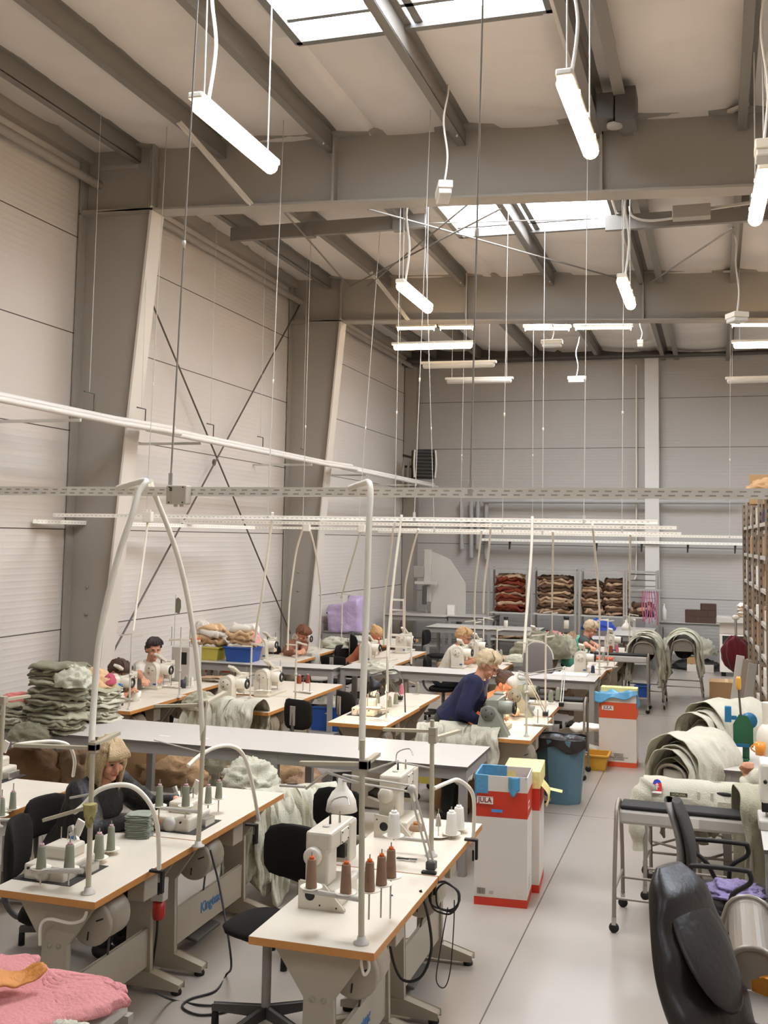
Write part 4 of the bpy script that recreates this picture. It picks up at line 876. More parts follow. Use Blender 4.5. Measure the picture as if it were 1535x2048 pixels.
def tub(c,w,d,h,mt,label,rz=0,name='plastic_tub'):
    t=thing(name,c,label,'tub','coloured plastic tubs',rz)
    m=M(); a,b=w/2,d/2
    def rect(k,z): return [V((sx*a*k,sy*b*k,z)) for sx,sy in ((-1,-1),(1,-1),(1,1),(-1,1))]
    o=rect(.86,0)+rect(1,h)+rect(.95,h)+rect(.82,.01)
    m.add(o,[(3,2,1,0)]+[(i,(i+1)%4,(i+1)%4+4,i+4) for i in range(4)]+[(4+i,4+(i+1)%4,8+(i+1)%4,8+i) for i in range(4)]+[(8+i,8+(i+1)%4,12+(i+1)%4,12+i) for i in range(4)]+[(12,13,14,15)]); m.build('tub_body',mt,t,bev=.01)
    m=M()
    for (p,q) in (((-1,-1),(1,-1)),((1,-1),(1,1)),((1,1),(-1,1)),((-1,1),(-1,-1))): m.bar((p[0]*a*1.03,p[1]*b*1.03,h),(q[0]*a*1.03,q[1]*b*1.03,h),.025,.02)
    m.build('rim',mt,t,bev=.004); return t
c1=PZ(409,1321,.8)+V((0,.18,0)); c2=PZ(474,1325,.8)+V((0,.18,0))
tub(c1,.36,.3,.17,YEL,'yellow plastic tub heaped with peach cloth on the grey table by the wall')
tub(c2,.42,.32,.19,BLU,'blue plastic tub heaped with peach cloth beside the yellow tub')
stack(c1+V((-.01,0,.14)),5,.36,.28,.075,[WHP,TAN,PEACH,CARDW,PEACH],'cloth panel piled in the yellow tub','cloths in the yellow tub','folded_cloth',jit=.04)
stack(c2+V((0,0,.16)),5,.4,.28,.07,[CARDW,PEACH,TAN,PEACH,CARDW],'cloth panel piled in the blue tub','cloths in the blue tub','folded_cloth',jit=.03,seedo=2)
rumple(c1+V((-.14,0,.3)),(.14,.1,.22),31,CARDW,'white cloth bulging over the left side of the yellow tub','cloth')
rumple(c2+V((.16,0,.25)),(.07,.1,.2),32,mat('shell pink cloth','#e0a39c',.85,0,.1,8,.3,60),'pink cloth standing at the right of the blue tub','cloth')
for i,(x,w_) in enumerate(((418,.14),(452,.14))):
    t=thing('storage_carton',PZ(x,1352,.56)+V((0,.1,0)),'white carton with orange tab under the tub table, %s'%('left' if i==0 else 'right'),'box'); M().bb(-.13,.13,-.1,.1,0,.12).build('box_body',CARDW,t,bev=.003); M().bb(-.06,.06,-.105,-.1,.05,.11).build('label_tab',ORED,t)
# bundles of hanging garments on trolleys
def bundle(c,rz,n,L,r,drop,mts,desc,group,spread=.0,seed=0,trolley=None,z=None,rip=.03):
    for i in range(n):
        off=Matrix.Rotation(rz,3,'Z')@V(((i-(n-1)/2)*spread,0,0)); rr=r*(.9+.2*((i*37)%7)/7)
        nm=('leftmost' if i==0 else 'rightmost' if i==n-1 else ['second','third','fourth','fifth','sixth','seventh'][i-1]+' from the left')
        saddle(V(c)+off+V((0,0,-rr+.012*(i%3))),L,rr,drop*(.8+.4*((i*53)%5)/5),seed+i*1.7,mts[i%len(mts)],'%s, %s'%(desc,nm),rz,group,rip=rip)
make_trolley(PZ(450,1432,.55)*1.0+V((0,0,-.55)),'tube trolley under the pale green garments before the left centre machines',L=.7,h=.76,rz=-.15)
b=PZ(452,1400,.88); bundle(b+V((0,0,.0)),-.15,6,.3,.17,.28,[PALE,SAGE,PALE],'pale green garment on the trolley before the left centre machines','pale green garments in front of the left centre machines',.11,3,rip=.045)
rumple(b+V((-.28,.02,-.1)),(.2,.16,.16),41,SAGE,'green garment heap left of the hanging pale ones','garment')
make_trolley(PZ(550,1665,.3)*1.0+V((0.0,0.2,-.3)),'tube trolley carrying the mint garments behind the front left table',L=.7,h=.6,rz=.5)
b=PZ(548,1580,.72); bundle(b+V((0,.0,.0)),.75,6,.3,.17,.42,[MINT,SAGE,MINT],'mint garment slumped behind the front left row','mint garments behind the front left row',.12,17,rip=.05)
rumple(PZ(500,1570,.60),(.22,.2,.2),44,MINT,'mint garment heap nearest the end of the front left row','garment',amp=.4)
make_trolley(PZ(905,1478,.6)+V((0,.25,-.6)),'tube trolley behind the grey table end with pale cloth',L=.7,h=.7)
b=PZ(905,1462,.84)+V((0,.25,0)); bundle(b,.0,6,.26,.14,.25,[PALE,MINT,PALE],'pale garment draped behind the right end of the long grey table','pale garments behind the long grey table',.1,29,rip=.04)
rumple(PZ(672,1294,.79),(.26,.2,.15),46,MINT,'pale mint cloth heap before the lilac cover','cloth',amp=.4)
# lilac cover
o=M()
def lc(u,v):
    a=2*PI*u; s=min(1,v*2.2); ca,sa=math.cos(a),math.sin(a); k=1/max(abs(ca),abs(sa)); k=1+(k-1)*.8
    w=(.30 if v<.45 else .30+.08*(v-.45)); z=.52*(1-max(0,(v-.4)/.6)) if v>.4 else .52+.03*nz((ca,sa,v),2)
    if v<=.4: w*=v/.4
    n=1+.16*nz((ca*3,sa*3,v*3),1.5,3)*(v>.2)+.10*(ridged((ca*2,sa*2,v*2),1,3)-.5); z+=.10*ca*(v<.6)+.05*(ridged((ca*2,sa*2,v*3),1,8)-.5)
    return V((w*k*ca*n,w*.85*k*sa*n,z))
o.grid(lc,36,18,0,True,True); o=o.build('dust_cover',LILAC,sol=.004); o.location=PY(694,1262,18.2); tag(o,'lilac plastic dust cover over a machine by the far left wall','cover')
t=make_worktable(max(-6.8,o.location.x-.5),o.location.x+.45,17.9,18.6,'dark table carrying the lilac dust cover',Z=o.location.z,legs=4,shelf=0,group=None)
rumple(PZ(705,1255,.95)+V((.3,-.6,-.2)),(.2,.14,.12),48,STEELL,'grey crumpled cloth behind the ginger blonde person','cloth')
# back: heap of green garments
for (x,y),r,s,mt,l in (((1060,1318),(.3,.25,.28),51,SAGED,'deep green garment heap, left part of the big heap at the back'),((1100,1315),(.28,.25,.36),52,SAGED,'green garment heap, tallest of the big heap at the back'),((1128,1312),(.2,.25,.3),53,SAGE,'green garment heap, right part of the big heap at the back'),
  ((1107,1290),(.2,.14,.2),54,PINK,'pink cloth lying on top of the big green heap at the back'),((1070,1285),(.2,.15,.18),55,SAGED,'dark folded cloth at the back of the big green heap'),((1143,1300),(.12,.12,.26),56,SAND,'tan cloth roll pile at the right of the big green heap')):
    rumple(PZ(x,y,.9 if s in (54,55) else .78),r,s,mt,l,'garment','big green heap at the back','garment_heap',.42,freq=3)
rumple(PZ(1192,1262,.8)+V((0,.3,0)),(.32,.2,.2),58,mat('royal blue cloth','#1f3f97',.7,0,.1,8,.3,60),'royal blue cloth behind the green vest person','cloth')
make_worktable(-2.6,-1.75,18.6,19.3,'pale table with the royal blue cloth behind the green vest person',legs=4,shelf=0,group=None)
for x,h,l in ((1011,.14,'dark capped bottle left of the big green heap'),(1132,.12,'dark capped bottle above the pink cloth')):
    t=thing('bottle',(PZ(x,1256,.8) if x<1100 else PY(x,1257,16.9)),l,'bottle'); M().lathe([(0,0),(.04,0),(.04,h),(.03,h+.02),(0,h+.02)],n=12).build('bottle_body',WHT,t); M().lathe([(0,h+.02),(.045,h+.02),(.045,h+.07),(0,h+.07)],n=12).build('cap',BLACKM,t)
# fabric racks at the back wall
RK=21.6
def rack(px0,px1,label,stacks,lad=False):
    a=PY(px0,1165,RK); b=PY(px1,1165,RK); W=b.x-a.x
    t=thing('fabric_rack',(a.x,RK,0),label,'rack','metal racks of brown fabric on the back wall'); Zt=1.92
    for x in (0,W):
        for y in (0,.55): M().bb(x-.02,x+.02,y-.02,y+.02,0,Zt).build('post',STEEL,t)
    for z in (.45,1.0,Zt-.02): M().bb(.02,W-.02,0,.55,z-.025,z).build('shelf' if z<1.5 else 'top_rail',STEELL if z<1.5 else STEEL,t)
    for k in range(7 if lad else 5): z=1.1+.12*k; M().bb(.0,.04 if not lad else W,.54,.56,z,z+.02).build('back_rung',STEEL,t)
    for i,(x,w,z,n,tt,mts,d) in enumerate(stacks):
        stack((a.x+x,RK+.27,z),n,w,.45,tt,mts,d,d+'s','folded_fabric',jit=.012,seedo=i)
rack(977,1053,'fabric rack at the left with rust brown stacks',[(.42,.62,1.01,12,.075,[RUST,RUST,SAND,RUST,RUST,SAND],'rust and sand fabric layer in the left rack'),(.4,.55,.46,3,.08,[SAND,BROWN],'low fabric layer at the bottom of the left rack')])
rack(1063,1150,'middle fabric rack with dark brown stacks',[(.45,.72,1.01,12,.075,[SAND,BROWN,BROWN,SAND,SAND,BROWN],'brown fabric layer in the middle rack'),(.45,.6,.46,2,.08,[BROWN],'low fabric layer at the bottom of the middle rack')])
rack(1158,1247,'fabric rack right of the middle one with brown stacks',[(.24,.42,1.01,11,.075,[SAND,BROWN,BROWN,SAND],'brown fabric layer in the left half of the third rack'),(.7,.46,1.01,12,.075,[SAND,BROWN,SAND,BROWN,BROWN],'brown fabric layer in the right half of the third rack')])
rack(1252,1312,'narrow ladder rack at the right end of the fabric racks',[(.3,.45,1.01,3,.1,[BROWN,SAND],'brown fabric layer in the narrow rack')],True)
p=PY(1298,1180,21.3)
for i in range(7): 
    m=M().grid(lambda u,v,i=i:V((-.14+i*.045+.02*u+.01*math.sin(v*9+i),-.01*math.sin(v*5+i*2),-v*(.62+.06*math.sin(i*2.3)))),2,16); o=m.build('cloth_strip',mat('orchid cloth','#a8628c',.85,0,.12,9,.3,60) if i%3 else ROSE,sol=.01); o.location=p; tag(o,'orchid pink cloth strip hanging on the narrow rack, %s'%(['leftmost','second from left','third from left','middle one','third from right','second from right','rightmost'][i]),'cloth','pink strips hanging on the narrow rack')
m=M(); m.bb(-.2,.22,-.02,.02,-.02,.02); o=m.build('hanging_rail',STEEL); o.location=p; tag(o,'short rail the orchid pink strips hang from','rail')
# bench with dark boxes
a=PY(1318,1243,22.4); b=PY(1487,1243,22.4)
make_worktable(a.x,b.x,22.2,22.7,'wall bench with dark brown boxes on it, right of the white column',Z=a.z,legs=4,shelf=0,group=None)
for r_ in range(3):
    for c_ in range(4 if r_<2 else 2):
        x=PY(1378+c_*15,1240,22.4).x+(.0 if r_<2 else .3); o=M().bb(-.08,.08,-.1,.1,0,.13).build('small_box',mat('dark brown box','#4a3427',.8,0,.15,8),bev=.006); o.location=(x,22.45,a.z+.131*r_); o.rotation_euler=(0,0,R.uniform(-.1,.1))
        tag(o,'dark brown small box on the wall bench, %s row, %s from left'%(['bottom','middle','top'][r_],['first','second','third','fourth'][c_]),'box','dark brown boxes on the wall bench')
t=thing('bottle',PY(1327,1240,22.4),'clear bottle at the left end of the wall bench','bottle'); M().lathe([(0,0),(.05,0),(.05,.2),(.02,.27),(.02,.3),(0,.3)],n=12).build('bottle_body',WHP,t); M().lathe([(0,.3),(.022,.3),(.022,.33),(0,.33)],n=8).build('cap',WHT,t)
for (x,y),r,s,mt,l in (((1345,1300),(.35,.2,.3),61,MINT,'pale rags under the wall bench at left'),((1375,1302),(.3,.2,.16),62,BLACKF,'dark rags under the wall bench'),((1405,1310),(.25,.2,.3),63,MINT,'pale rags under the wall bench at right'),((1395,1330),(.5,.25,.2),64,mat('charcoal cloth','#3a3835',.9,0,.1,8),'charcoal sacks on the floor under the wall bench')):
    p=PY(x,y,21.9); p.z=max(0,p.z-r[2]*.5); rumple((p.x,p.y,0.3 if s!=64 else 0),r,s,mt,l,'cloth','rags under the wall bench','rag_heap',.45,freq=3)
M_=carton(PY(1400,1335,21.6)*1,.5,.3,.12,'low white crate on the floor under the wall bench',mt=CARDW,tape=False); M_.location.z=0
M_=carton((PY(1385,1330,21.8).x,21.8,0),.22,.2,.25,'small brown box on the floor left of the low white crate')
# white cabinet, papers, maroon cloth stand
a=PY(1441,1350,21.0)
t=thing('waste_cabinet',(a.x+.25,21.2,0),'white cabinet with an open slot left of the storage rack','cabinet')
M().bb(-.27,.27,-.25,.25,.08,.78).build('cabinet_body',CARDW,t,bev=.01); M().bb(-.27,.27,-.1,.25,.78,1.0).build('cabinet_top',CARDW,t,bev=.01); M().bb(-.22,.2,-.252,-.2,.6,.76).build('slot',DARK,t); M().bb(-.32,.35,-.27,.3,1.0,1.1).build('tray_top',STEELL,t,bev=.01); 
for x in (-.2,.2): M().lathe([(0,0),(.04,0),(.04,.08),(0,.08)],(x,-.15,0),10).build('wheel',RUB,t)
stack((a.x+.5,21.2,1.1),7,.36,.3,.045,[CARDW,TAN,WHP,SAND],'paper or cloth sheet stacked on the white cabinet','sheets on the white cabinet','folded_sheet')
t=thing('cloth_stand',(PY(1471,1300,17.3).x,17.3,0),'thin steel stand holding the maroon cloth','stand'); M().cyl((0,0,0),(0,0,1.35),.02,n=8).build('pole',STEEL,t); M().lathe([(0,0),(.15,0),(.15,.015),(0,.02)],n=16).build('base',STEELD,t); M().ell((0,0,1.35),(.06,.04,.04),10).build('clamp_head',WHT,t)
def mr(u,v):
    a=2*PI*u; b=PI*v; d=V((math.sin(b)*math.cos(a),math.sin(b)*math.sin(a),-math.cos(b))); k=1+.12*math.sin(a*9+3*v)+.15*nz(d,2,4); return V((d.x*.2*k,d.y*.13*k,d.z*.27*(1+.2*nz(d,3,1))))
o=M().grid(mr,40,24,0,True,True).build('draped_cloth',MAROON); o.location=PY(1470,1307,17.15); tag(o,'maroon cloth draped on the thin stand by the storage rack','cloth')
a=PZ(1418,1402,0); carton(a+V((.26,.25,0)),.52,.45,.3,'large taped cardboard box on the floor before the storage rack')
# JULA cartons
def jcarton(p0,p1,back,h,label,ycap=None,film=1,logo=True,red=RED,band=(.68,.88),logox=.03,barcode=True,txt=False):
    d=(p1-p0); d.z=0; w=d.length; ang=math.atan2(d.y,d.x); dep=back
    t=thing('tall_carton',p0,label,'box','tall white and red cartons used as bins',ang)
    m=M()
    def wall(x0,x1,y0,y1):
        zs=[0,.055,h*band[0],h*band[1],h]
        for k in range(4): m.bb(x0,x1,y0,y1,zs[k],zs[k+1],1 if k in (0,2) else 0)
    wall(0,w,0,.006); wall(0,w,dep-.006,dep); wall(0,.006,.006,dep-.006); wall(w-.006,w,.006,dep-.006)
    m.bb(.006,w-.006,.006,dep-.006,0,.006,2); m.build('box_body',[CARDW,red,CARD],t)
    if film==1:
        f=M(); f.bb(-.004,w*.25,-.004,.010,h*.86,h+.004); f.bb(-.004,.01,-.004,dep,h*.80,h+.004); f.bb(-.004,w*.5,dep-.012,dep+.004,h*.82,h+.004); f.build('film_liner',BLUEP,t,bev=.003)
        f=M(); f.grid(lambda u,v:V((w*(.64+.34*u),-.006-.012*math.sin(u*6),h-.0-v*h*.13*math.sin(PI*min(1,u*.8+.2))*(1.1+.2*math.sin(u*9)))),12,8); f.build('film_flap',BLUEP,t,sol=.002)
        f=M(); f.grid(lambda u,v:V((w+.004+.02*math.sin(v*5),dep*(.45+.5*u),h-v*.05)),6,6)
    elif film==2:
        f=M(); f.grid(lambda u,v:V((w*(-.12+1.15*u),-.01-.03*v-.01*math.sin(u*17),h+.02-.02*math.sin(u*5)-v*h*(.08+.14*max(0,.35-u)+.03*math.sin(u*11)))),30,8); f.build('film_liner',BLUEP,t,sol=.002)
        f=M(); f.grid(lambda u,v:V((w*u,.02+(dep-.04)*v,h-.02+.05*v+.02*math.sin(u*14+v*6))),16,10); f.build('film_inner',BLUEP,t,sol=.002)
        M().bb(0,w,dep*.55,dep+.01,h*.93,h+.045).build('inner_flap',YELP,t,bev=.004)
        f=M(); f.grid(lambda u,v:V((w+.006+.03*v*math.sin(u*3),dep*u*.5,h-v*.16*(1-u*.5))),6,8); f.build('film_tail',BLUEP,t,sol=.002)
    else:
        f=M(); f.bb(-.006,w+.006,-.006,dep+.006,h*.86,h+.006); f.build('film_cover',YELP,t,bev=.006); 
        f=M(); f.grid(lambda u,v:V((w+.008+.05*math.sin(v*2.5),dep*(.1+.5*u),h*.88-v*.18*(1-.6*abs(u-.5)))),8,10); f.build('film_tail',YELP,t,sol=.002)
        f=M(); f.grid(lambda u,v:V((w+.01+.13*v,dep*(.75+.2*u),h*.78-.02*v)),4,6); f.build('film_corner',YELP,t,sol=.002)
    F=Matrix.Rotation(PI/2,4,'X')
    if logo:
        lz=h*(band[0]+band[1])/2+.025; lx=w*(.04 if film==1 else .08); lw=w*.31
        pl=M().bb(lx,lx+lw,-.0068,-.0062,lz-.025,lz+.025).build('logo_plate',WHP,t,bev=.0002)
        text('lettering','JULA',.046,Matrix.Translation(V((lx+lw/2,-.0075,lz)))@F@Matrix.Scale(.95,4,V((1,0,0))),mat('dark red print','#7d1712',.6),t)
        M().bb(lx-.0,lx+lw,-.0073,-.0069,lz+.0185,lz+.0205).build('logo_rule',mat('dark red print','#7d1712',.6),t)
    if film==1:
        M().bb(w*.32,w*.53,-.0068,-.0062,h*band[0]+.035,h*band[0]+.055).build('hand_hole',mat('blue hole film','#4f8fd0',.4),t,bev=.004)
        b=M(); x=w*.06
        for k,ww in enumerate((.002,.004,.002,.006,.003,.002,.005,.002,.004,.003)): b.bb(x,x+ww*1.1,-.0066,-.0062,.075,.115); x+=ww*1.1+.0022
        b.build('barcode',mat('faded print','#6d6459',.7),t)
        r=M(); r.tube([V((w*.86+.018*math.cos(2*PI*k/20),-.0064,.095+.018*math.sin(2*PI*k/20))) for k in range(20)],.0008,4,0,True); r.build('round_mark',mat('faint print','#b3a99c',.7),t)
        M().bb(w*.29,w*.37,-.0066,-.0062,.078,.1).build('faded_mark',mat('faint print','#b3a99c',.7),t,bev=.0002)
        for k in range(4): M().bb(w+.0001,w+.0006,dep*.3+.0,dep*.62,.1+.022*k,.104+.022*k).build('side_print',mat('faded print','#6d6459',.7),t)
        M().bb(w+.0002,w+.0008,dep*.15,dep*.42,h*.74,h*.8).build('side_logo_plate',WHP,t); M().bb(w+.0009,w+.0012,dep*.18,dep*.39,h*.755,h*.785).build('side_logo_print',RED,t)
    if txt:
        for k,s in enumerate(('Dispenserkarton','Restavfallssack','Kartong, för insamling av avfall','Återvinn kartong')):
            text('print_line',s,.017,Matrix.Translation(V((w*.52,-.0066,.145-.02*k)))@F,mat('faded print','#6d6459',.7),t)
            M().bb(w*.2,w*.225,-.0066,-.0062,.14-.02*k,.15-.02*k).build('print_icon',mat('faint print','#b3a99c',.7),t)
    return t
a=PZ(947,1808,0); b=PZ(1053,1818,0); jcarton(a,b,.34,.87,'nearest tall white and red carton with blue film, beside the front right tables')
a=PZ(1066,1797,0); jcarton(a+V((-.24,.1,0)),a+V((.02,.12,0)),.42,.84,'tall carton under pale yellow film, directly behind the nearest one',film=3,logo=False)
a=PZ(1197,1531,0); b=PZ(1270,1543,0); b.y=a.y; jcarton(a,b,.32,.80,'farther tall white and orange red carton lined with blue and yellow film',film=2,red=ORED,txt=True,band=(.66,.88))
# blue bin
t=thing('waste_bin',PZ(1115,1612,0)+V((0,.2,0)),'tall grey blue waste bin with a black bag, between the cartons','bin')
n=8
def oct_(r,z): return [V((r*math.copysign(min(1,abs(math.cos(a))*1.2),math.cos(a)),r*.8*math.copysign(min(1,abs(math.sin(a))*1.2),math.sin(a)),z)) for a in [2*PI*(k+.5)/n for k in range(n)]]
m=M(); vs=oct_(.185,0)+oct_(.235,.60)+oct_(.225,.60)+oct_(.17,.03); m.add(vs,[tuple(range(n))[::-1]]+[(r*n+i,r*n+(i+1)%n,(r+1)*n+(i+1)%n,(r+1)*n+i) for r in range(3) for i in range(n)]+[tuple(range(3*n,4*n))]); m.build('bin_body',mat('grey blue plastic','#52707c',.4,0,.05,5),t,bev=.01)
def bag(u,v):
    a=2*PI*u; k=.245+.012*math.sin(a*7)+.01*v; ca,sa=math.cos(a),math.sin(a); q=1/max(abs(ca),abs(sa),.8)
    return V((k*ca*q*.95,k*.8*sa*q*.95,.615-.0*v-(v*(.10+.035*math.sin(a*5+1)))))
m=M(); m.grid(bag,40,8,0,True,True); m.build('bin_bag',mat('black bag film','#26211e',.35,0,.1,10,.4,25),t,sol=.004)
m=M(); m.grid(lambda u,v:V((.23*(1-v*.9)*math.cos(2*PI*u),.18*(1-v*.9)*math.sin(2*PI*u),.6-.3*v)),24,6,0,True,True); m.build('bag_inside',mat('black bag film','#26211e',.35),t,sol=.003)
# small tubs and shelf by the second grey table
tub(PZ(1178,1545,0)+V((-.02,.25,0)),.4,.3,.16,mat('amber plastic','#c9952e',.45,0,.06,6),'amber plastic tub with tools on the floor left of the farther carton'); 
tub(PZ(600,1590,.0)+V((0,.6,.2)),.25,.2,.2,YEL,'yellow plastic tub under the long grey table left of the machines')
tub(PZ(845,1640,.0)+V((-.05,.6,.2)),.3,.25,.25,YEL,'yellow plastic tub on the shelf left of the brown carton')
tub(PZ(645,1450,.1)+V((0,.3,-.1)),.5,.36,.3,BLU,'blue plastic tub on the floor between the two black chairs')
rumple(PZ(645,1450,.1)+V((0,.3,.12)),(.24,.17,.2),66,PALE,'pale cloth heap in the blue tub between the black chairs','cloth')
tub(PZ(1283,1395,.2)+V((0,.1,-.0)),.2,.2,.16,BLU,'blue plastic tub on the lower shelf of the far cart')
make_trolley((-1.66,11.55,0),'tube trolley standing against the right end of the second grey table',L=.62,h=.82,sp=.44,rz=0)
make_trolley((PY(1295,1340,16.2).x-.42,16.2,0),'long metal topped trolley by the garment heaps at the back',L=.86,h=.84)
for (x,y),s,l in (((1175,1460),71,'white paper stack, upper one on the rack by the farther carton'),((1160,1500),72,'white paper stack, lower one on the rack by the farther carton')):
    p=PY(x,y,12.4); folded(p,.4,.25,.06,s%5,WHP,l,'paper','paper stacks by the farther carton',0,'paper_stack')
# white pad and sewn pieces on grey bench
t=PZ(1140,1350,.8); o=M().bb(-.22,.22,-.14,.14,0,.018).build('drawing_pad',WHP,bev=.003); o.location=t; tag(o,'white pad lying on the right end of the second grey table','pad')
rumple(PZ(1195,1338,.78),(.16,.12,.07),74,WHP,'white cloth dome on the table right of the grey bench end','cloth')
o=M().bb(-.12,.12,-.1,.1,0,.03).build('red_case',ORED,bev=.006); o.location=PZ(1205,1322,.78)+V((0,.2,0)); tag(o,'flat red case behind the machine by the white pad','case')
# square cloth pile at front left
b0=PZ(277,1672,.78)
n_=15
for i in range(n_):
    o=folded_mesh(.145,.135,.0115,40+i%4,.25,40,6) if i<4 else None
    if o: 
        oo=o.build('cloth_square',mat('grey sage cloth','#8f9484',.9,0,.1,12,.3,90)); _sq=(_sq if i else [])+[oo]
    else: oo=_sq[i%4].copy(); COL.objects.link(oo)
    oo.location=b0+V((R.uniform(-.004,.004),R.uniform(-.004,.004),.0085*i)); oo.rotation_euler=(0,0,.25+R.uniform(-.05,.05))
    tag(oo,'grey green cloth square in the neat pile before the blonde person, %s'%(ORD[i]+(' from the bottom' if 0<i<n_-1 else '') if i<n_-1 else 'topmost'),'cloth','neat pile of cloth squares')
# pink foam bundle bottom left
t=thing('side_cart',(-2.55,3.5,0),'low grey cart at the bottom left corner under the pink sheet','cart'); M().bb(-.45,.30,-.32,.36,.60,.64).build('cart_top',STEELL,t,bev=.004)
for x in (-.4,.3):
    for y in (-.35,.35): M().bb(x-.02,x+.02,y-.02,y+.02,0,.6).build('leg',STEEL,t)
TOPE=[(-60,1915),(0,1910),(72,1911),(92,1934),(190,1950),(250,1966)]; BOTE=[(-60,2110),(20,2075),(95,2050),(150,2032),(205,2012),(254,1990)]
def pl(L,u):
    k=min(len(L)-2,int(u*(len(L)-1))); t=u*(len(L)-1)-k; return (L[k][0]*(1-t)+L[k+1][0]*t, L[k][1]*(1-t)+L[k+1][1]*t)
def pk(u,v):
    a=pl(TOPE,u); b=pl(BOTE,u); A=PZ(a[0],a[1],.74); B_=PZ(b[0],b[1],.70); p=A.lerp(B_,v)
    e=min(u if u>0 else 0,1-u,v,1-v); j=.02*nz((u*14,v*14,3),1,5)
    p.x+=j*.8; p.y+=j; p.z+=.022*nz((p.x*7,p.y*7,0),1,4)+.012*(ridged((p.x*5,p.y*5,1),1,9)-.5)+(-.03*(1-e/.04) if e<.04 else 0)
    return p
m=M().grid(pk,60,60); o=m.build('foam_sheet',PINK,sol=.022); tag(o,'pink foam sheet with a torn edge at the bottom left corner','sheet')
m=M().grid(lambda u,v:V((-.14+.28*u,-.07+.14*v*(1-abs(u-.4)),.02*math.sin(u*7)+.02*nz((u*5,v*5,0),1))),20,8); o=m.build('leather_scrap',mat('orange tan leather','#c9833c',.6,0,.2,14,.4,50),sol=.008); o.location=PZ(10,1950,.80); o.rotation_euler=(.2,-.1,.9); tag(o,'orange tan scrap lying on the pink foam sheet','scrap')
rumple((-2.3,3.5,.64),(.12,.1,.06),77,PALE,'off white cloth under the torn edge of the pink foam sheet','cloth',amp=.5)
# misc on tables
t=thing('drink_bottle',PZ(239,1411,.78),'dark drink bottle with a blue cap on the left wall row','bottle'); M().lathe([(0,0),(.036,0),(.038,.01),(.038,.16),(.02,.19),(0,.19)],n=16).build('bottle_body',mat('dark bottle','#1b1a22',.2),t); M().lathe([(0,.19),(.022,.19),(.022,.215),(0,.215)],n=12).build('cap',mat('bright blue cap','#1f7fc0',.4),t); M().lathe([(.0385,.03),(.0385,.13)],n=16).build('bottle_label',WHP,t); text('lettering','OSHEE',.028,Matrix.Translation(V((0,-.041,.08)))@Matrix.Rotation(PI/2,4,'Y')@Matrix.Rotation(0,4,'X')@Matrix.Rotation(PI/2,4,'X') if 0 else Matrix.Translation(V((0,-.040,.08)))@Matrix.Rotation(PI/2,4,'X')@Matrix.Rotation(PI/2,4,'Z'),BLACKM,t)
M_=tag(M().lathe([(0,0),(.03,0),(.034,.09),(.03,.09),(.027,.01),(0,.01)],n=14).build('small_cup',mat('navy cup','#3c3346',.5)),'small dark printed cup beside the second wall row machine','cup'); M_.location=PZ(366,1376,.78)
M_=tag(M().lathe([(0,0),(.05,0),(.07,.1),(.065,.1),(.045,.01),(0,.01)],n=14).build('parts_tray',WHP),'clear plastic tray beside the drink bottle','tray'); M_.location=PZ(268,1402,.78)
stack(PZ(425,1362,.78),3,.3,.2,.02,[SAND,SAGE],'thin cloth piece lying at the end of the wall row','flat cloth pieces at the end of the wall row')
t=thing('scissors',PZ(815,1718,.79),'thread snips lying on the front right row table','scissors'); M().bar((-.06,.01,0),(.05,-.01,0),.01,.006).build('blade',CHROME,t); M().bar((-.06,-.012,0.002),(.05,.004,0.002),.01,.006).build('blade',BLACKM,t)
for (x,y),l,k in (((152,1665),'white plastic bottle with a blue label leaning at the front left machine',.0),((358,1582),'white plastic bottle with a blue label near the blonde person hand',.3)):
    t=thing('oil_bottle',PZ(x,y+20,.80) ,l,'bottle','small oil bottles'); t.rotation_euler=(0,-.4,0); M().bb(-.02,.02,-.014,.014,0,.06).build('bottle_body',WHT,t,bev=.004); M().bb(-.021,.021,-.0155,-.014,.01,.04).build('bottle_label',mat('sky blue label','#4f97cf',.5),t); M().bb(-.012,.012,-.012,.012,.06,.095).build('spout_cap',mat('clear cap','#b5b0a6',.3),t,bev=.003)
# pendulum cloth by wall, wall heater, pipes, band knife
t=thing('unit_heater',PY(848,928,22.2),'black unit heater fan on the wall corner','heater',rz=.5)
m=M(); m.bb(-.24,.24,-.02,.26,-.32,.32); m.build('heater_body',BLACKM,t,bev=.03)
for k in range(8): M().box((0,-.04,-.26+.075*k),(.4,.05,.012),mt=Matrix.Rotation(.5,4,'X')).build('louvre',STEELD,t)
for s in (-1,1): m=M(); m.tube(cat([(s*.23,-.06,-.3),(s*.25,-.09,0),(s*.23,-.06,.3)],5),.022,8); m.build('front_trim',WHT,t)
M().bar((0,.2,.1),(-.42,.3,.2),.05).build('wall_arm',BLACKM,t); M().bar((0,.2,-.05),(-.42,.3,-.05),.05).build('wall_arm',BLACKM,t)
for dx in (-.3,-.42): m=M(); m.tube(cat([(dx,.2,.05),(dx-.02,.2,-.3),(dx,.2,-.62)],5),.03,8); m.build('flex_pipe',STEEL,t)
for i,(x,yb) in enumerate(((923,1098),(942,1115),(955,1098),(972,1118))):
    a=PY(x,1003,23.15); b=PY(x,yb,23.15); hose([a,(a+b)/2,b],.05,'vertical lagged pipe on the back wall, %s from the left'%['first','second','third','fourth'][i],'wall_pipe',mat('grey pipe lagging','#a9a6a1',.6,0,.04,5),'pipe','lagged pipes on the back wall',10,2)
hose([PY(965,1002,23.05),PY(1200,1003,23.05),PY(1490,1004,23.05)],.05,'long horizontal lagged pipe across the back wall','wall_pipe',MC['grey pipe lagging'],'pipe',None,10,2)
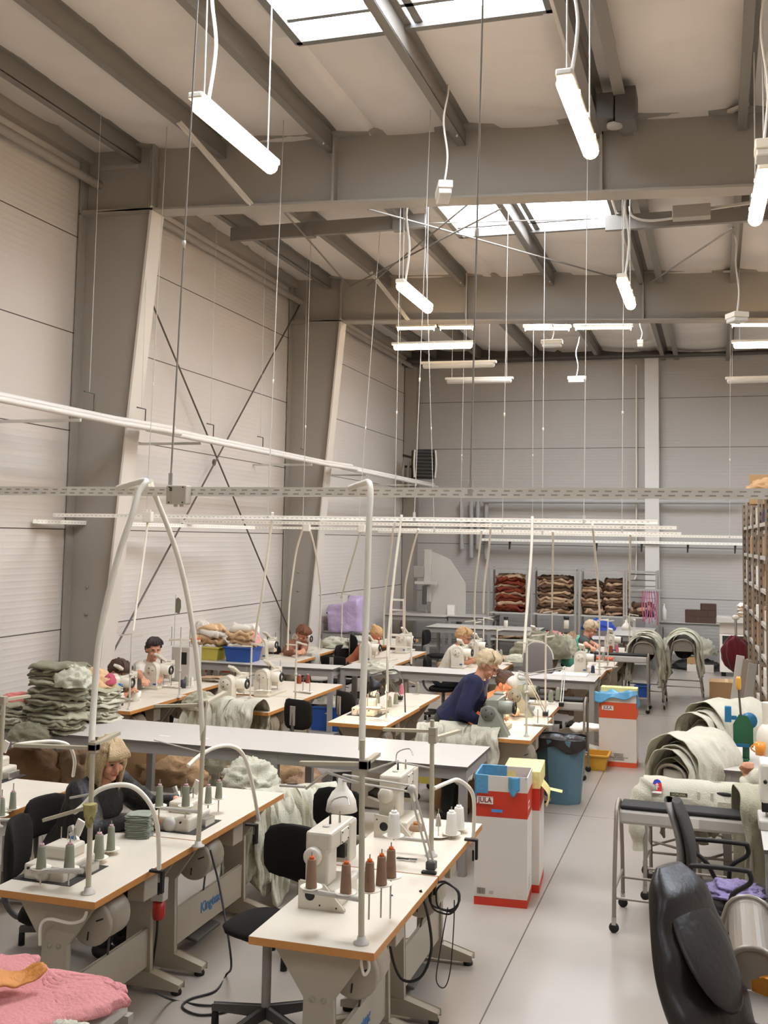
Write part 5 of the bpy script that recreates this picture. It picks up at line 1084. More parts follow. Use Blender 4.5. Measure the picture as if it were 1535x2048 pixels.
hose([PY(1262,1160,23.2),PY(1270,1155,23.2),PY(1272,1100,23.2),PY(1272,730,23.2)],.018,'thin white conduit running down the back wall beside the white column','wall_conduit',WHT,'conduit',None,8,3)
t=thing('band_knife_machine',(PY(855,1236,21.6).x,21.6,.9),'tall band knife cutting machine on the grey cutting table','cutting machine')
M().bb(-.13,.02,.1,.2,.25,1.35).build('column',STEELL,t,bev=.01); M().bb(-.35,-.13,.05,.25,.75,1.0).build('motor_box',STEEL,t,bev=.02); M().bb(-.3,.2,.0,.1,.62,.68).build('guide_rail',STEELL,t); M().bb(-.12,-.04,-.05,.05,.2,.6).build('knife_head',STEELD,t,bev=.01); M().cyl((-.02,-.02,0),(-.02,-.02,.25),.008,n=6).build('blade',CHROME,t)
m=M(); m.prism([(.02,.0),(.75,.0),(.75,.65),(.4,1.15),(.02,1.3)],.03,Matrix.Translation(V((0,.22,0)))); m.build('guard_plate',STEELL,t,bev=.01); M().bb(.42,.56,.0,.1,0,.2).build('paper_cup',WHP,t)
# black desk lamps and dome lamp arms
def desklamp(base,elbow,head,shade_r,label,mt_arm,mt_sh,tilt=0,on=False,clampz=.78,big=False,sh_len=.12,warm=(1,.75,.45)):
    b=V(base); e=V(elbow)-b; h=V(head)-b; t=thing('desk_lamp',b,label,'lamp','clamp on arm lamps')
    for s in (-.012,.012):
        M().cyl(V((s,0,.03)),e+V((s,0,0)),.006,n=6).build('lower_arm',mt_arm,t); M().cyl(e+V((0,s,s)),h+V((0,s,s)),.006,n=6).build('upper_arm',mt_arm,t)
    M().bb(-.025,.025,-.025,.025,-.0,.04).build('lamp_base',BLACKM if not big else STEELD,t,bev=.004)
    M().lathe([(0,-.02),(.02,-.02),(.02,.02),(0,.02)],e,10,0,'Y').build('elbow_joint',mt_arm,t)
    sh=M(); r=shade_r; prof=[(r*.2,0),(r*.26,-.005),(r*.3,-sh_len*.35),(r*.62,-sh_len*.5),(r*.9,-sh_len*.8),(r,-sh_len*1.15),(r*.97,-sh_len*1.15),(r*.6,-sh_len*.55),(r*.15,-.02)]
    T_=Matrix.Translation(h)@Matrix.Rotation(tilt,4,'Y')
    sh.lathe(prof,n=24); sh.T(T_); so=sh.build('lamp_shade',mt_sh,t)
    bl=M().ell((0,0,-sh_len*.8),(r*.35,r*.35,r*.4),12); bl.T(T_); bl.build('bulb',mat('lit bulb','#fff0d0',.4,emit=22,ecol='#ffd9a0') if on else WHT,t)
    if on:
        L=bpy.data.lights.new('bulb_light','POINT'); L.energy=4; L.color=warm; L.shadow_soft_size=.02; lo=bpy.data.objects.new('bulb_light',L); COL.objects.link(lo); lo.parent=t; lo.location=T_@V((0,0,-sh_len*1.35))
    return t
desklamp(PZ(862,1738,.79),PY(823,1578,5.25),PY(684,1555,5.45),.085,'white dome desk lamp on a long spring arm at the front right row',STEELL,WHT,sh_len=.15,big=True)
desklamp(PZ(800,1400,.79),PY(768,1345,9.75),PY(742,1352,9.6),.075,'lit black desk lamp over the table with the empty machine cut-out',STEELD,BLACKM,tilt=-.35,on=True)
desklamp(PZ(1090,1432,.79),PY(1052,1350,10.1),PY(1036,1345,9.9),.06,'white desk lamp over the orange top person',STEELL,WHT,tilt=.5,on=True)
desklamp(PZ(1122,1413,.79),PY(1128,1336,12.6),PY(1052,1350,12.9),.05,'grey arm lamp lying low over the second grey table',STEELL,WHT)
desklamp(PZ(1265,1306,.79),PY(1268,1240,16.7),PY(1252,1240,16.7),.08,'white dome lamp beside the pink and brown spools at the back',WHT,WHT,sh_len=.13)

a=PZ(892,1392,0); carton(a+V((.1,.3,0)),.55,.4,.5,'brown carton on the floor under the second grey table')
for (x,y),r,s,mt,l in (((1150,1420),(.25,.2,.35),92,BROWN,'dark brown cloth heap under the right end of the second grey table'),((1075,1520),(.2,.2,.35),93,SAND,'sand coloured cloth hanging under the old machine table'),((700,1545),(.3,.2,.25),95,mat('charcoal cloth','#3a3835'),'dark grey cloth heap under the grey table behind the front machines'),((760,1345),(.2,.15,.12),96,MINT,'pale cloth lying on the second grey table behind the black lamp')):
    p=PZ(x,y,.05 if y>1400 else .8); rumple((p.x,p.y,.0 if s in (92,93) else .2 if s==95 else .8),r,s,mt,l,'cloth',None,'cloth_heap',.4)
for (x,y),l in (((330,1472),'white sticker on the long grey table, left one'),((408,1477),'white sticker on the long grey table, right one')):
    o=M().bb(-.05,.05,-.012,.012,0,.001).build('paper_sticker',WHP); o.location=PZ(x,y,.8005); tag(o,l,'sticker','stickers on the long grey table')
folded(PZ(1015,1318,.80),.5,.35,.04,7,SAND,'large sand coloured board or cloth before the green heap','cloth',None,.4,'folded_cloth')
rumple(PZ(1020,1325,.80)+V((.1,-.1,.03)),(.16,.1,.1),97,MINT,'rolled mint cloth on the sand coloured board before the green heap','cloth')
# ---------------- people ----------------
def capsule(m,a,b,ra,rb,n=12,mi=0):
    a=V(a);b=V(b); d=b-a; L=d.length
    if L<1e-5: return m.ell(a,(ra,ra,ra),n,mi)
    u=d/L; pts=[];rr=[]
    for k in range(5):
        t=PI/2*(k/4); pts.append(a-u*ra*math.cos(t)); rr.append(max(.0005,ra*math.sin(t)))
    for k in range(5):
        t=PI/2*(k/4); pts.append(b+u*rb*math.sin(t)); rr.append(max(.0005,rb*math.cos(t)))
    return m.tube(pts,rr,n,mi)
def loft(m,rings,n=20):
    # rings: (centre, rightvec, fwdvec, halfwidth, halfdepth)
    vs=[]
    for c,r,f,w,d in rings:
        for j in range(n):
            a=2*PI*j/n; ca,sa=math.cos(a),math.sin(a); ca=math.copysign(abs(ca)**.85,ca); vs.append(c+r*(w*ca)+f*(d*sa))
    fs=[(i*n+j,i*n+(j+1)%n,(i+1)*n+(j+1)%n,(i+1)*n+j) for i in range(len(rings)-1) for j in range(n)]
    fs+= [tuple(range(n))[::-1],tuple(range((len(rings)-1)*n,len(rings)*n))]
    return m.add(vs,fs,0,True)
def remesh(m,name,mt,parent,vox,disp=0,seed=0,freq=9,smooth=0):
    o=m.build(name,mt,None,link=False); md=o.modifiers.new('r','REMESH'); md.mode='VOXEL'; md.voxel_size=vox; md.use_smooth_shade=True
    if smooth: s=o.modifiers.new('s','SMOOTH'); s.iterations=smooth; s.factor=.5
    me=evalmesh(o)
    if disp:
        nn=[0.0]*(3*len(me.vertices)); me.vertices.foreach_get('normal',nn); co=[0.0]*len(nn); me.vertices.foreach_get('co',co)
        for i in range(len(me.vertices)):
            c=V(co[3*i:3*i+3]); k=disp*(nz((c.x*freq,c.y*freq,c.z*freq*.6),1,seed)+.6*(abs(nz((c.x*freq*2,c.y*freq*2,c.z*freq*1.1),1,seed+5))-.2)*1.6)
            co[3*i]+=nn[3*i]*k; co[3*i+1]+=nn[3*i+1]*k; co[3*i+2]+=nn[3*i+2]*k
        me.vertices.foreach_set('co',co)
    me.polygons.foreach_set('use_smooth',[True]*len(me.polygons)); me.materials.clear(); me.materials.append(mt)
    r=bpy.data.objects.new(name,me); COL.objects.link(r); r.parent=parent; return r
def ik(S,Hd,l1,l2,pole):
    d=Hd-S; L=min(d.length,(l1+l2)*.995); u=d.normalized(); a=(l1*l1-l2*l2+L*L)/(2*L); h=math.sqrt(max(0,l1*l1-a*a))
    p=(pole-u*pole.dot(u)).normalized(); return S+u*a+p*h, S+u*L
def person(label,pelvis,neck,yaw,hy,hp_,hands,top,hair,hairmt,sleeve='long',mode='sit',skin=None,bottom=None,vest=None,glasses=False,vox=.009,build=1.0,roll=0,topdisp=.008,nolegs=False,foot=None,neckline=0):
    skin=skin or SKIN; f=V((math.cos(yaw),math.sin(yaw),0)); r=V((math.sin(yaw),-math.cos(yaw),0)); base=V((pelvis[0],pelvis[1],0))
    t=thing('person',base,label,'person','people at work in the hall' if 0 else None); P=V(pelvis)-base; N=V(neck)-base
    sp=(N-P); su=sp.normalized(); sf=(f-su*f.dot(su)).normalized(); B=build
    def ring(k,w,d,off=0): return (P+sp*k+sf*off,r,sf,w*B,d*B)
    spec=[(-.12,.15,.10,-.0),(-.04,.172,.12,-.01),(.08,.165,.118,0),(.3,.148,.112,.01),(.5,.158,.118,.012),(.68,.17,.12,.015),(.82,.168,.10,.0),(.92,.125,.075,-.0),(.99,.065,.055,.0)]
    shl=P+sp*.87-r*.165*B; shr=P+sp*.87+r*.165*B
    hf=V((math.cos(hy)*math.cos(hp_),math.sin(hy)*math.cos(hp_),math.sin(hp_))); hr=V((math.sin(hy),-math.cos(hy),0)); hu=hr.cross(hf).normalized()
    if roll: q=Matrix.Rotation(roll,3,hf); hr=q@hr; hu=q@hu
    HC=N+su*.03+V((0,0,.09))+hf*.035+hu*.03
    body=M(); loft(body,[ring(*s) for s in spec])
    capsule(body,P+sp*.93,HC-hu*.05-hf*.01,.056,.052)
    def HL(x,y,z): return HC+hr*x+hf*y+hu*z
    fr=Matrix((hr,hf,hu)).transposed()
    def hs(d):
        k=1
        if d.z<0: k*=1-.16*(-d.z)*(1-.5*max(0,d.y))
        if d.y>.2 and d.z>-.5: k*=.97
        return k
    body.ell(HC+hu*.012-hf*.006,(.077,.098,.108),24,0,fr,hs)
    body.ell(HL(0,.04,-.055),(.052,.05,.058),14,0,fr); body.ell(HL(0,.074,-.088),(.024,.02,.02),10,0,fr)
    capsule(body,HL(0,.088,.018),HL(0,.108,-.022),.010,.015,8); body.ell(HL(0,.102,-.027),(.019,.012,.010),8,0,fr)
    for s in (-1,1):
        body.ell(HL(s*.034,.072,-.03),(.024,.02,.022),10,0,fr); body.ell(HL(s*.030,.086,.034),(.024,.012,.008),8,0,fr); body.ell(HL(s*.079,-.008,.0),(.010,.022,.032),10,0,fr)
    body.ell(HL(0,.091,-.052),(.022,.012,.011),8,0,fr)
    topm=M(); loft(topm,[ (c,a,b,w+.016,d+.016) for c,a,b,w,d in [ring(*s) for s in (spec if neckline==0 else spec[:-1])]])
    ua,fa=.27,.245; wr=[]
    for i,(S,s) in enumerate(((shl,-1),(shr,1))):
        Hd=V(hands[i])-base; pole=r*s*.6-V((0,0,1))*.7-f*.35
        E,Wr=ik(S,Hd,ua,fa,pole); hd=(Wr-E).normalized()
        capsule(body,S,E,.047*B,.040*B); capsule(body,E,Wr,.041*B,.027)
        capsule(topm,S-r*s*.02,S+(E-S)*(1 if sleeve=='long' else .62),.080*B,.062*B)
        if sleeve=='long': capsule(topm,E,E+(Wr-E)*.9,.057*B,.041)
        # hand: palm + 5 fingers, slightly curled, palm down
        nrm=V((0,0,1)); nrm=(nrm-hd*nrm.dot(hd)).normalized(); sd=hd.cross(nrm)*(-s) # toward thumb side (inwards)
        inw=(-r*s); 
        if sd.dot(inw)<0: sd=-sd
        pc=Wr+hd*.045; 
        for k in (-1.5,-.5,.5,1.5): capsule(body,Wr+sd*(-k*.009),Wr+hd*.082+sd*(-k*.0185),.0145,.0105,8)
        for k,(ln,cu) in enumerate(((.068,.5),(.078,.55),(.072,.6),(.056,.65))):
            a=Wr+hd*.082+sd*((1.5-k)*.0195); d1=(hd*math.cos(cu)-nrm*math.sin(cu)+sd*.05*(1.5-k)).normalized(); b=a+d1*ln*.5; d2=(hd*math.cos(cu*2.2)-nrm*math.sin(cu*2.2)).normalized(); c=b+d2*ln*.5
            capsule(body,a,b,.0095,.0085,8); capsule(body,b,c,.0085,.007,8)
        a=Wr+hd*.025+sd*.024; b=a+(hd*.7+sd*.6-nrm*.25).normalized()*.04; capsule(body,a,b,.0125,.010,8); capsule(body,b,b+(hd*.85+sd*.1-nrm*.45).normalized()*.032,.010,.0085,8)
    leg=M()
    for s in (-1,1):
        hp=P-su*.03+r*s*.09
        if mode=='sit': kn=hp+f*.42+V((0,0,-.02)); an=V((kn.x,kn.y,.09))-f*.05
        else: kn=hp+V((0,0,-.42))+f*.02+r*s*.01; an=V((hp.x,hp.y,.08))+r*s*.02
        capsule(body,hp,kn,.08*B,.055); capsule(body,kn,an,.052,.036); toe=V((an.x,an.y,.035))+f*.13; capsule(body,V((an.x,an.y,.045))-f*.02,toe,.04,.032)
        capsule(leg,hp,kn,.098*B,.07); capsule(leg,kn,an+V((0,0,.03)),.068,.055)
        sh=M(); capsule(sh,V((an.x,an.y,.05))-f*.03,toe,.048,.04); sh.build('shoe',BLACKM,t)
    loft(leg,[(P-su*.1,r,sf,.15*B,.12*B),(P-su*.02,r,sf,.185*B,.135*B),(P+sp*.12,r,sf,.178*B,.13*B)])
    remesh(body,'body',skin,t,vox*.75)
    remesh(topm,'shirt' if not vest else 'sleeves_shirt',top,t,vox*1.3,topdisp,len(label),8)
    remesh(leg,'trousers',bottom or mat('dark trousers','#2a2c30',.9,0,.1,9),t,vox*1.6,.006,3,8)
    if vest:
        vm=M(); loft(vm,[(c,a,b,w+.03,d+.03) for c,a,b,w,d in [ring(*s) for s in spec[:-1]]]); remesh(vm,'vest',vest,t,vox*1.3,.008,5,9)
    # facial features
    for s in (-1,1):
        M().ell(HL(s*.031,.0905,.016),(.0125,.006,.005),10,0,fr).build('eye',mat('eye dark','#3a2a22',.4),t)
        m=M(); m.tube([HL(s*.016,.099,.033),HL(s*.031,.098,.038),HL(s*.047,.088,.033)],.0032,6); m.build('eyebrow',hairmt,t)
    M().ell(HL(0,.1,-.053),(.021,.006,.006),10,0,fr).build('mouth',mat('lips','#a5584d',.5),t)
    if glasses:
        for s in (-1,1):
            m=M(); m.tube([HL(s*.033+.022*math.cos(2*PI*k/16),.108,.012+.017*math.sin(2*PI*k/16)) for k in range(16)],.0016,5,0,True); m.build('glasses_rim',BLACKM,t)
            m=M(); m.cyl(HL(s*.055,.106,.016),HL(s*.083,-.01,.02),.0018,n=5); m.build('glasses_arm',BLACKM,t)
    # hair
    hm=M()
    def hf_(d):
        k=1.0+.10*nz((d.x*6,d.y*3,d.z*5),1,7)+.06*nz((d.x*22,d.y*6,d.z*8),1,3)
        lim=.42 if hair!='bob' else .30
        face=d.y>.30 and d.z<lim+.12*abs(d.x)
        if hair in('short','bun'):
            if (d.y>-.05 and d.z<-.1) : k*=.80
            if d.z<-.62: k*=.82
        if face: k*=.80
        elif d.y>.30 and d.z<lim+.25: k*=.96
        return k
    sx={'short':(.093,.114,.118),'bun':(.089,.110,.114),'bob':(.094,.112,.12)}[hair]
    if hair=='short': sx=(.095,.117,.122)
    hm.ell(HL(0,-.014,.022),sx,48,0,fr,hf_)
    if hair=='bob':
        for s in (-1,1):
            for k in range(7):
                a=-.06+.018*k; x0=s*(.083-.004*abs(k-2)); pts=cat([HL(x0*.8,a,.07),HL(x0*1.08,a,.0),HL(x0*1.1,a*.95,-.07),HL(x0*.98+s*.004*math.sin(k*2.1),a*.9+.004*k,-.20-.012*(k%3))],5)
                hm.tube(pts,[.014,.017,.019,.02,.02,.02,.02,.02,.019,.018,.017,.016,.014,.011,.008,.003][:len(pts)],8)
        for k in range(9):
            x=-.064+.016*k; pts=cat([HL(x*.8,-.09,.06),HL(x*1.1,-.108,-.02),HL(x*1.1,-.10,-.1),HL(x*1.05+.004*math.sin(k*3),-.085,-.215-.01*(k%3))],5); hm.tube(pts,[.018]*12+[.016,.013,.009,.004],8)
        for k in range(19):
            x=-.058+.0064*k; hm.tube(cat([HL(x*.6,.03,.125),HL(x,.085,.095),HL(x*1.15,.108-.12*abs(x),.068),HL(x*1.2,.108-.3*abs(x),.052)],4),[.0085]*10+[.007,.005,.003],6)
    if hair=='bun': hm.ell(HL(0,-.125,.03),(.04,.04,.04),14,0,fr,lambda d:1+.1*nz(d,5,3)); 
    if hair=='short':
        for k in range(16):
            x=-.075+.01*k; hm.tube(cat([HL(x*.5,-.02,.135),HL(x*.9,.05,.118),HL(x*1.05,.082-.25*abs(x),.092+.008*math.sin(k*2)),HL(x*1.15,.093-.4*abs(x),.072)],4),[.012]*9+[.01,.008,.005,.003],6)
    hm.build('hair',hairmt,t)
    return t
NAVY=mat('navy jumper','#25273f',.9,0,.1,10,.3,120,.2)
BLKT=mat('black blouse','#1b1816',.55,0,.12,8,.3,60,.4)
JEANS=mat('dark jeans','#23262c',.9,0,.1,9)
def hd(px,py,yy): return PY(px,py,yy)
def seated(label,head,yy,hy,hp_,hands,top,hair,hm,yaw=.2,lean=.35,pz=.56,ck='',**k):
    H_=PY(head[0],head[1],yy); f=V((math.cos(yaw),math.sin(yaw),0)); N=H_-V((0,0,.14))-f*.04; dz=N.z-pz; dz=min(dz,.52); pz2=N.z-dz
    L=.5; hx=math.sqrt(max(.0,L*L-min(L,dz)**2)) if dz<L else 0; hx=max(hx,lean*.3)
    P=V((N.x,N.y,pz2))-f*hx
    make_chair((P.x,P.y,0),'operator chair under the '+label.replace('person ','person ',1) if 0 else 'operator chair under the person '+ck,rz=yaw-PI/2,seat=pz2-.135,bh=.26)
    return person(label,P,N,yaw,hy,hp_,hands,top,hair,hm,**k)
T_=.80
p=seated('person with shoulder length blonde hair in a black blouse sewing at the front left table',(219,1512),5.75,-.5,-.4,(PZ(352,1600,.84),PZ(272,1640,.84)),BLKT,'bob',BLONDE,yaw=-.15,lean=.3,vox=.0075,build=1.12,roll=.05,bottom=JEANS,ck='in the black blouse')
seated('person bending over with brown hair in a mauve shirt at the left wall row',(232,1338),9.75,.0,-.75,(PZ(262,1385,.86),PZ(250,1390,.86)),mat('mauve shirt','#a88f86',.9,0,.08,9,.3,80),'short',BRUN,yaw=.0,lean=.9,skin=SKINW,sleeve='short',ck='in the mauve shirt')
seated('person with short dark hair in a white patterned top facing her machine',(308,1298),10.95,-.75,-.25,(PZ(318,1376,.84),PZ(296,1382,.84)),mat('white patterned top','#ddd3c6',.9,0,.18,22,.3,80),'short',DARKH,yaw=-.35,lean=.1,sleeve='short',ck='in the white patterned top')
seated('person bending with reddish brown hair in a dark rust top by the second column',(603,1262),14.6,-.5,-.9,(PZ(606,1300,.86),PZ(590,1303,.86)),mat('rust top','#8f5f48',.9,0,.1,9),'short',mat('reddish brown hair','#7a4a2c',.5,0,.25,40,.6,120),yaw=-.3,lean=.9,skin=SKINW,ck='in the dark rust top')
seated('person with ginger blonde hair bowed low behind a machine in front of the lilac cover',(750,1264),15.2,-.4,-.95,(PZ(765,1308,.86),PZ(752,1312,.86)),mat('terracotta top','#b5694a',.9,0,.1,9),'bun',GING,yaw=-.2,lean=.9,skin=SKINW,ck='with ginger blonde hair bowed low')
seated('person with short blonde hair and glasses in a cream short sleeved shirt',(924,1272),14.4,-.1,-.45,(PZ(960,1318,.86),PZ(945,1322,.86)),mat('cream shirt','#e0d9c2',.9,0,.06,9,.3,80),'short',GING,yaw=.1,lean=.25,glasses=True,sleeve='short',build=1.1,skin=SKINW,ck='in the cream shirt')
seated('person with tied brown hair in a bright orange top bending over the old machine table',(1006,1362),10.5,-.35,-.75,(PZ(1040,1430,.86),PZ(1015,1440,.86)),mat('orange top','#e0763a',.85,0,.08,9,.3,80),'bun',BRUN,yaw=-.2,lean=.6,sleeve='short',skin=SKINW,ck='in the orange top')
seated('person with short pale hair and glasses in a mint green vest over a dark shirt',(1178,1255),16.9,-.2,-.6,(PZ(1213,1302,.86),PZ(1196,1306,.86)),mat('dark grey shirt','#3f423f',.9,0,.08,9),'short',GREYB,yaw=.0,lean=.3,glasses=True,sleeve='short',vest=mat('mint green vest','#5fae90',.8,0,.08,9,.3,60),build=1.12,ck='in the mint green vest')
# standing, navy jumper, leaning forward
Hh=PY(972,1326,9.55); yaw=.05; N=Hh-V((.05,0,.13)); P=PY(930,1452,9.45); P.x+=.0; P.z=.88; P.x=N.x-.24
person('standing person with grey blonde hair and glasses in a navy jumper leaning over a machine',P,N,yaw,-.15,-.65,(PY(985,1432,9.75),PY(968,1448,9.35)),NAVY,'short',GREYB,mode='stand',bottom=mat('dark green black trousers','#1c211f',.9,0,.1,9),glasses=True,vox=.009,build=1.12)
# hand and arm with peach sleeve at the right edge
t=thing('person',(.42,8.0,0),'person mostly outside the right edge, a raised hand and peach sleeve beside the mug','person')
W_=PY(1493,1552,8.0)-V((.42,8.0,0)); b=M(); E_=V((.12,-.05,.78)); capsule(b,E_,W_,.045,.03); up=(V((0,0,1))*.9+V((.1,0,0))).normalized(); sdv=V((1,0,0))
for k in (-1.5,-.5,.5,1.5): capsule(b,W_+sdv*k*.01,W_+up*.075+sdv*k*.019,.016,.012,8)
for k,(ln) in enumerate((.06,.07,.068,.055)):
    a=W_+up*.078+sdv*(k-1.5)*.0195; c=a+(up*.5+V((0,-.8,0))).normalized()*ln*.5; e=c+V((0,-.35,-.9)).normalized()*ln*.5; capsule(b,a,c,.0115,.0105,8); capsule(b,c,e,.0105,.009,8)
a=W_+up*.03+sdv*-.028; c=a+(up*.6+V((-.5,-.4,0))).normalized()*.04; capsule(b,a,c,.013,.011,8); capsule(b,c,c+(up*.6+V((.3,-.6,0))).normalized()*.03,.011,.009,8)
b.ell((.2,0,1.1),(.08,.1,.12),14); capsule(b,(.2,0,.9),(.2,0,1.0),.06,.055); loft(b,[(V((.2,0,.45)),V((0,-1,0)),V((-1,0,0)),.16,.11),(V((.2,0,.7)),V((0,-1,0)),V((-1,0,0)),.16,.11),(V((.2,0,.88)),V((0,-1,0)),V((-1,0,0)),.15,.09),(V((.2,0,.93)),V((0,-1,0)),V((-1,0,0)),.07,.06)]); capsule(b,(.2,-.17,.86),E_,.05,.045)
for s in (-1,1): capsule(b,(.2,s*.09,.47),(-.15,s*.1,.48),.08,.06); capsule(b,(-.15,s*.1,.48),(-.12,s*.1,.06),.055,.04)
remesh(b,'body',SKIN,t,.007)
s_=M(); capsule(s_,(.2,-.17,.86),V((.2,-.17,.86)).lerp(E_,.9),.07,.075); capsule(s_,V((.2,-.17,.86)).lerp(E_,.6),E_+(W_-E_)*.25,.07,.065); loft(s_,[(V((.2,0,.5)),V((0,-1,0)),V((-1,0,0)),.185,.135),(V((.2,0,.7)),V((0,-1,0)),V((-1,0,0)),.18,.13),(V((.2,0,.89)),V((0,-1,0)),V((-1,0,0)),.17,.11)]); remesh(s_,'shirt',mat('peach shirt','#e0b79a',.85,0,.06,9,.3,80),t,.012,.006)
hm=M().ell((.21,0,1.13),(.095,.11,.125),20); hm.build('hair',BRUN,t)
# ---------------- black cables ----------------
CAB=mat('black cable','#1b1613',.6)
def cable(pix,y0,y1,r,label,g='black power cables'):
    return hose(hp(pix,y0,y1),r,label,'power_cable',CAB,'cable',g)
def fl(x,y): p=PZ(x,y,.008); return p
hose([PZ(310,1985,.2),fl(345,2000),fl(400,2010),fl(450,2012),fl(456,2022),fl(400,2030),fl(365,2015),fl(380,1998),fl(430,1982),fl(452,1950),PZ(462,1920,.2),PZ(440,1780,.5),PZ(420,1700,.7)],.006,'black cable looping on the floor between the two front rows','power_cable',CAB,'cable')
c=PY(888,1796,5.35); m=M()
for k,(rx,rz_,dx) in enumerate(((.075,.08,0),(.06,.07,.012),(.082,.068,-.008))): m.tube([V((dx+rx*math.cos(2*PI*i/28),.012*k+.01*math.sin(i),rz_*math.sin(2*PI*i/28))) for i in range(28)],.005,6,0,True)
o=m.build('cable_coil',CAB); o.location=c; tag(o,'coil of black cable hung under the front right table','cable')
cable([(895,1815),(880,1900),(872,1960),(888,1975),(900,1940),(907,1850),(908,1800)],5.35,5.5,.003,'thin black cable loop reaching to the floor from the coil')
cable([(783,1790),(778,1880),(800,1955),(840,1955),(862,1900),(855,1830),(840,1780)],5.0,5.1,.007,'thick black cable arc under the front right table')
hose(hp([(80,1890),(82,1850),(100,1838),(140,1846),(165,1840),(173,1825)],4.52,4.45),.008,'white curved conduit under the near end of the front left table','cable_conduit')
hose(hp([(733,1905),(738,1935),(728,1950),(722,1925),(726,1900)],4.4,4.42),.006,'white cable loop under the near corner of the front right table','cable_conduit')
t=thing('power_socket',PY(318,1800,5.35),'grey socket with a red plug hanging under the front left row','socket'); M().bb(-.04,.04,-.03,.03,0,.12).build('socket_body',STEELL,t,bev=.006); M().lathe([(0,-.1),(.03,-.1),(.035,-.08),(.035,-.01),(0,0)],n=12).build('plug',mat('red plug','#b3261c',.4),t)
hose(hp([(315,1830),(313,1870),(305,1930),(300,1990)],5.35,5.5),.007,'cable falling from the red plug','power_cable',CAB,'cable','black power cables')
# ---------------- chairs ----------------
def chair_at(px,py,z,rz,label,seat=None,**k):
    p=PZ(px,py,z); seat=seat if seat else z-.30
    o=make_chair((0,0,0),label,rz=rz,seat=seat,**k); d=Matrix.Rotation(rz,3,'Z')@V((0,-.24,0)); o.location=(p.x-d.x,p.y-d.y,0); return o
o=make_chair((-2.2,5.12,0),'black operator chair nearest the camera between the two front rows',rz=PI*.93+0,seat=.52,w=.4,bh=.3)
make_chair((-2.32,6.1,0),'black operator chair behind the nearest one, mostly hidden',rz=PI*.9,seat=.5,w=.42,bh=.28)
chair_at(30,1700,.86,-PI/2+.4,'black operator chair at the left edge beside the front left table',w=.44,bh=.34)
chair_at(592,1428,.82,-PI*.1,'black operator chair seen from behind, left of the blue tub',w=.36,bh=.3)
chair_at(686,1408,.82,-PI*.2,'black operator chair with a visible metal back plate, right of the blue tub',w=.34,bh=.28)
chair_at(705,1290,.84,-PI/3,'dark operator chair before the lilac cover',w=.4,bh=.34)
chair_at(850,1275,.76,-PI/2,'dark operator chair right of the twin frames',w=.5)
chair_at(403,1330,.72,-PI/2,'dark operator chair by the yellow tub',w=.3) if 0 else None
chair_at(622,1318,.74,0,'pale grey operator chair at the near end of the bending person table',w=.26,bh=.2,fab=STEELL)
chair_at(665,1325,.70,0,'dark grey operator chair behind the second grey table',w=.4,bh=.2)
# grey high back chair
p=PZ(1075,1325,.9); t=thing('high_back_chair',(p.x,p.y,0),'grey high back chair seen from behind, beyond the second grey table','chair')
def hb(u,v):
    a=2*PI*u; b=PI*v; x=math.sin(b)*math.cos(a); y=math.sin(b)*math.sin(a); z=-math.cos(b); x=math.copysign(abs(x)**.6,x); z=math.copysign(abs(z)**.7,z)
    return V((x*.2*(1-.1*z),y*.035,.86+z*.3))
M().grid(hb,28,16,0,True,True).build('backrest',mat('grey chair cloth','#77706a',.9,0,.06,20,.2,150),t)
m=M(); m.tube([V((.2*math.cos(PI*k/12),-.0,.95+.22*math.sin(PI*k/12))) for k in range(13)],.012,6); m.build('back_rim',STEELL,t)
M().ell((0,.24,.48),(.22,.22,.05),16).build('seat',MC['grey chair cloth'],t); M().cyl((0,.24,.09),(0,.24,.45),.025).build('gas_column',BLACKM,t); star(t)
for o in kids(t):
    if o.name.startswith(('base_leg','glide')): o.location.y+=.24
# ---------------- right side ----------------
make_trolley((-.22,7.32,0),'empty padded tube trolley at the right, nearest of the garment trolleys',L=.84,h=.775,sp=.5,rz=-.03)
o=M().bb(-.028,.028,-.001,.001,-.03,.03).build('paper_tag',WHP); o.location=PY(1388,1645,7.17)+V((0,-.03,0)); tag(o,'white paper tag stuck on the beam of the nearest padded trolley','label')
make_trolley((-.07,8.0,0),'padded tube trolley behind the nearest one, carrying the jacket',L=.84,h=.76,sp=.46,rz=-.03)
for (cx,cyy,cz,rz,n,L,r,dr,sp,desc,grp,sd) in ((-.17,8.45,.97,.95,6,.28,.21,.28,.075,'pale garment of the bundle behind the jacket','bundle behind the jacket',101),
   (.08,9.9,1.03,.75,7,.32,.25,.32,.08,'pale garment of the bundle behind the press','bundle behind the press',141)):
    bundle((cx,cyy,cz),rz,n,L,r,dr,[PALE,PALE,SAGE],desc,grp,sp,sd,rip=.035)
    for k in range(3): saddle((cx,cyy,cz-.03-.0*k-r+(.045*k)),.55,r*.8+.04*k,dr+.1-.05*k,sd+50+k*3,[SAGE,PALE,PALE][k],'%s, %s long layer'%(desc,['inner','middle','outer'][k]),rz,grp,rip=.03)
    make_trolley((cx,cyy,0),'tube trolley under the %s'%grp,L=.55,h=cz-.12,sp=.5,rz=rz)
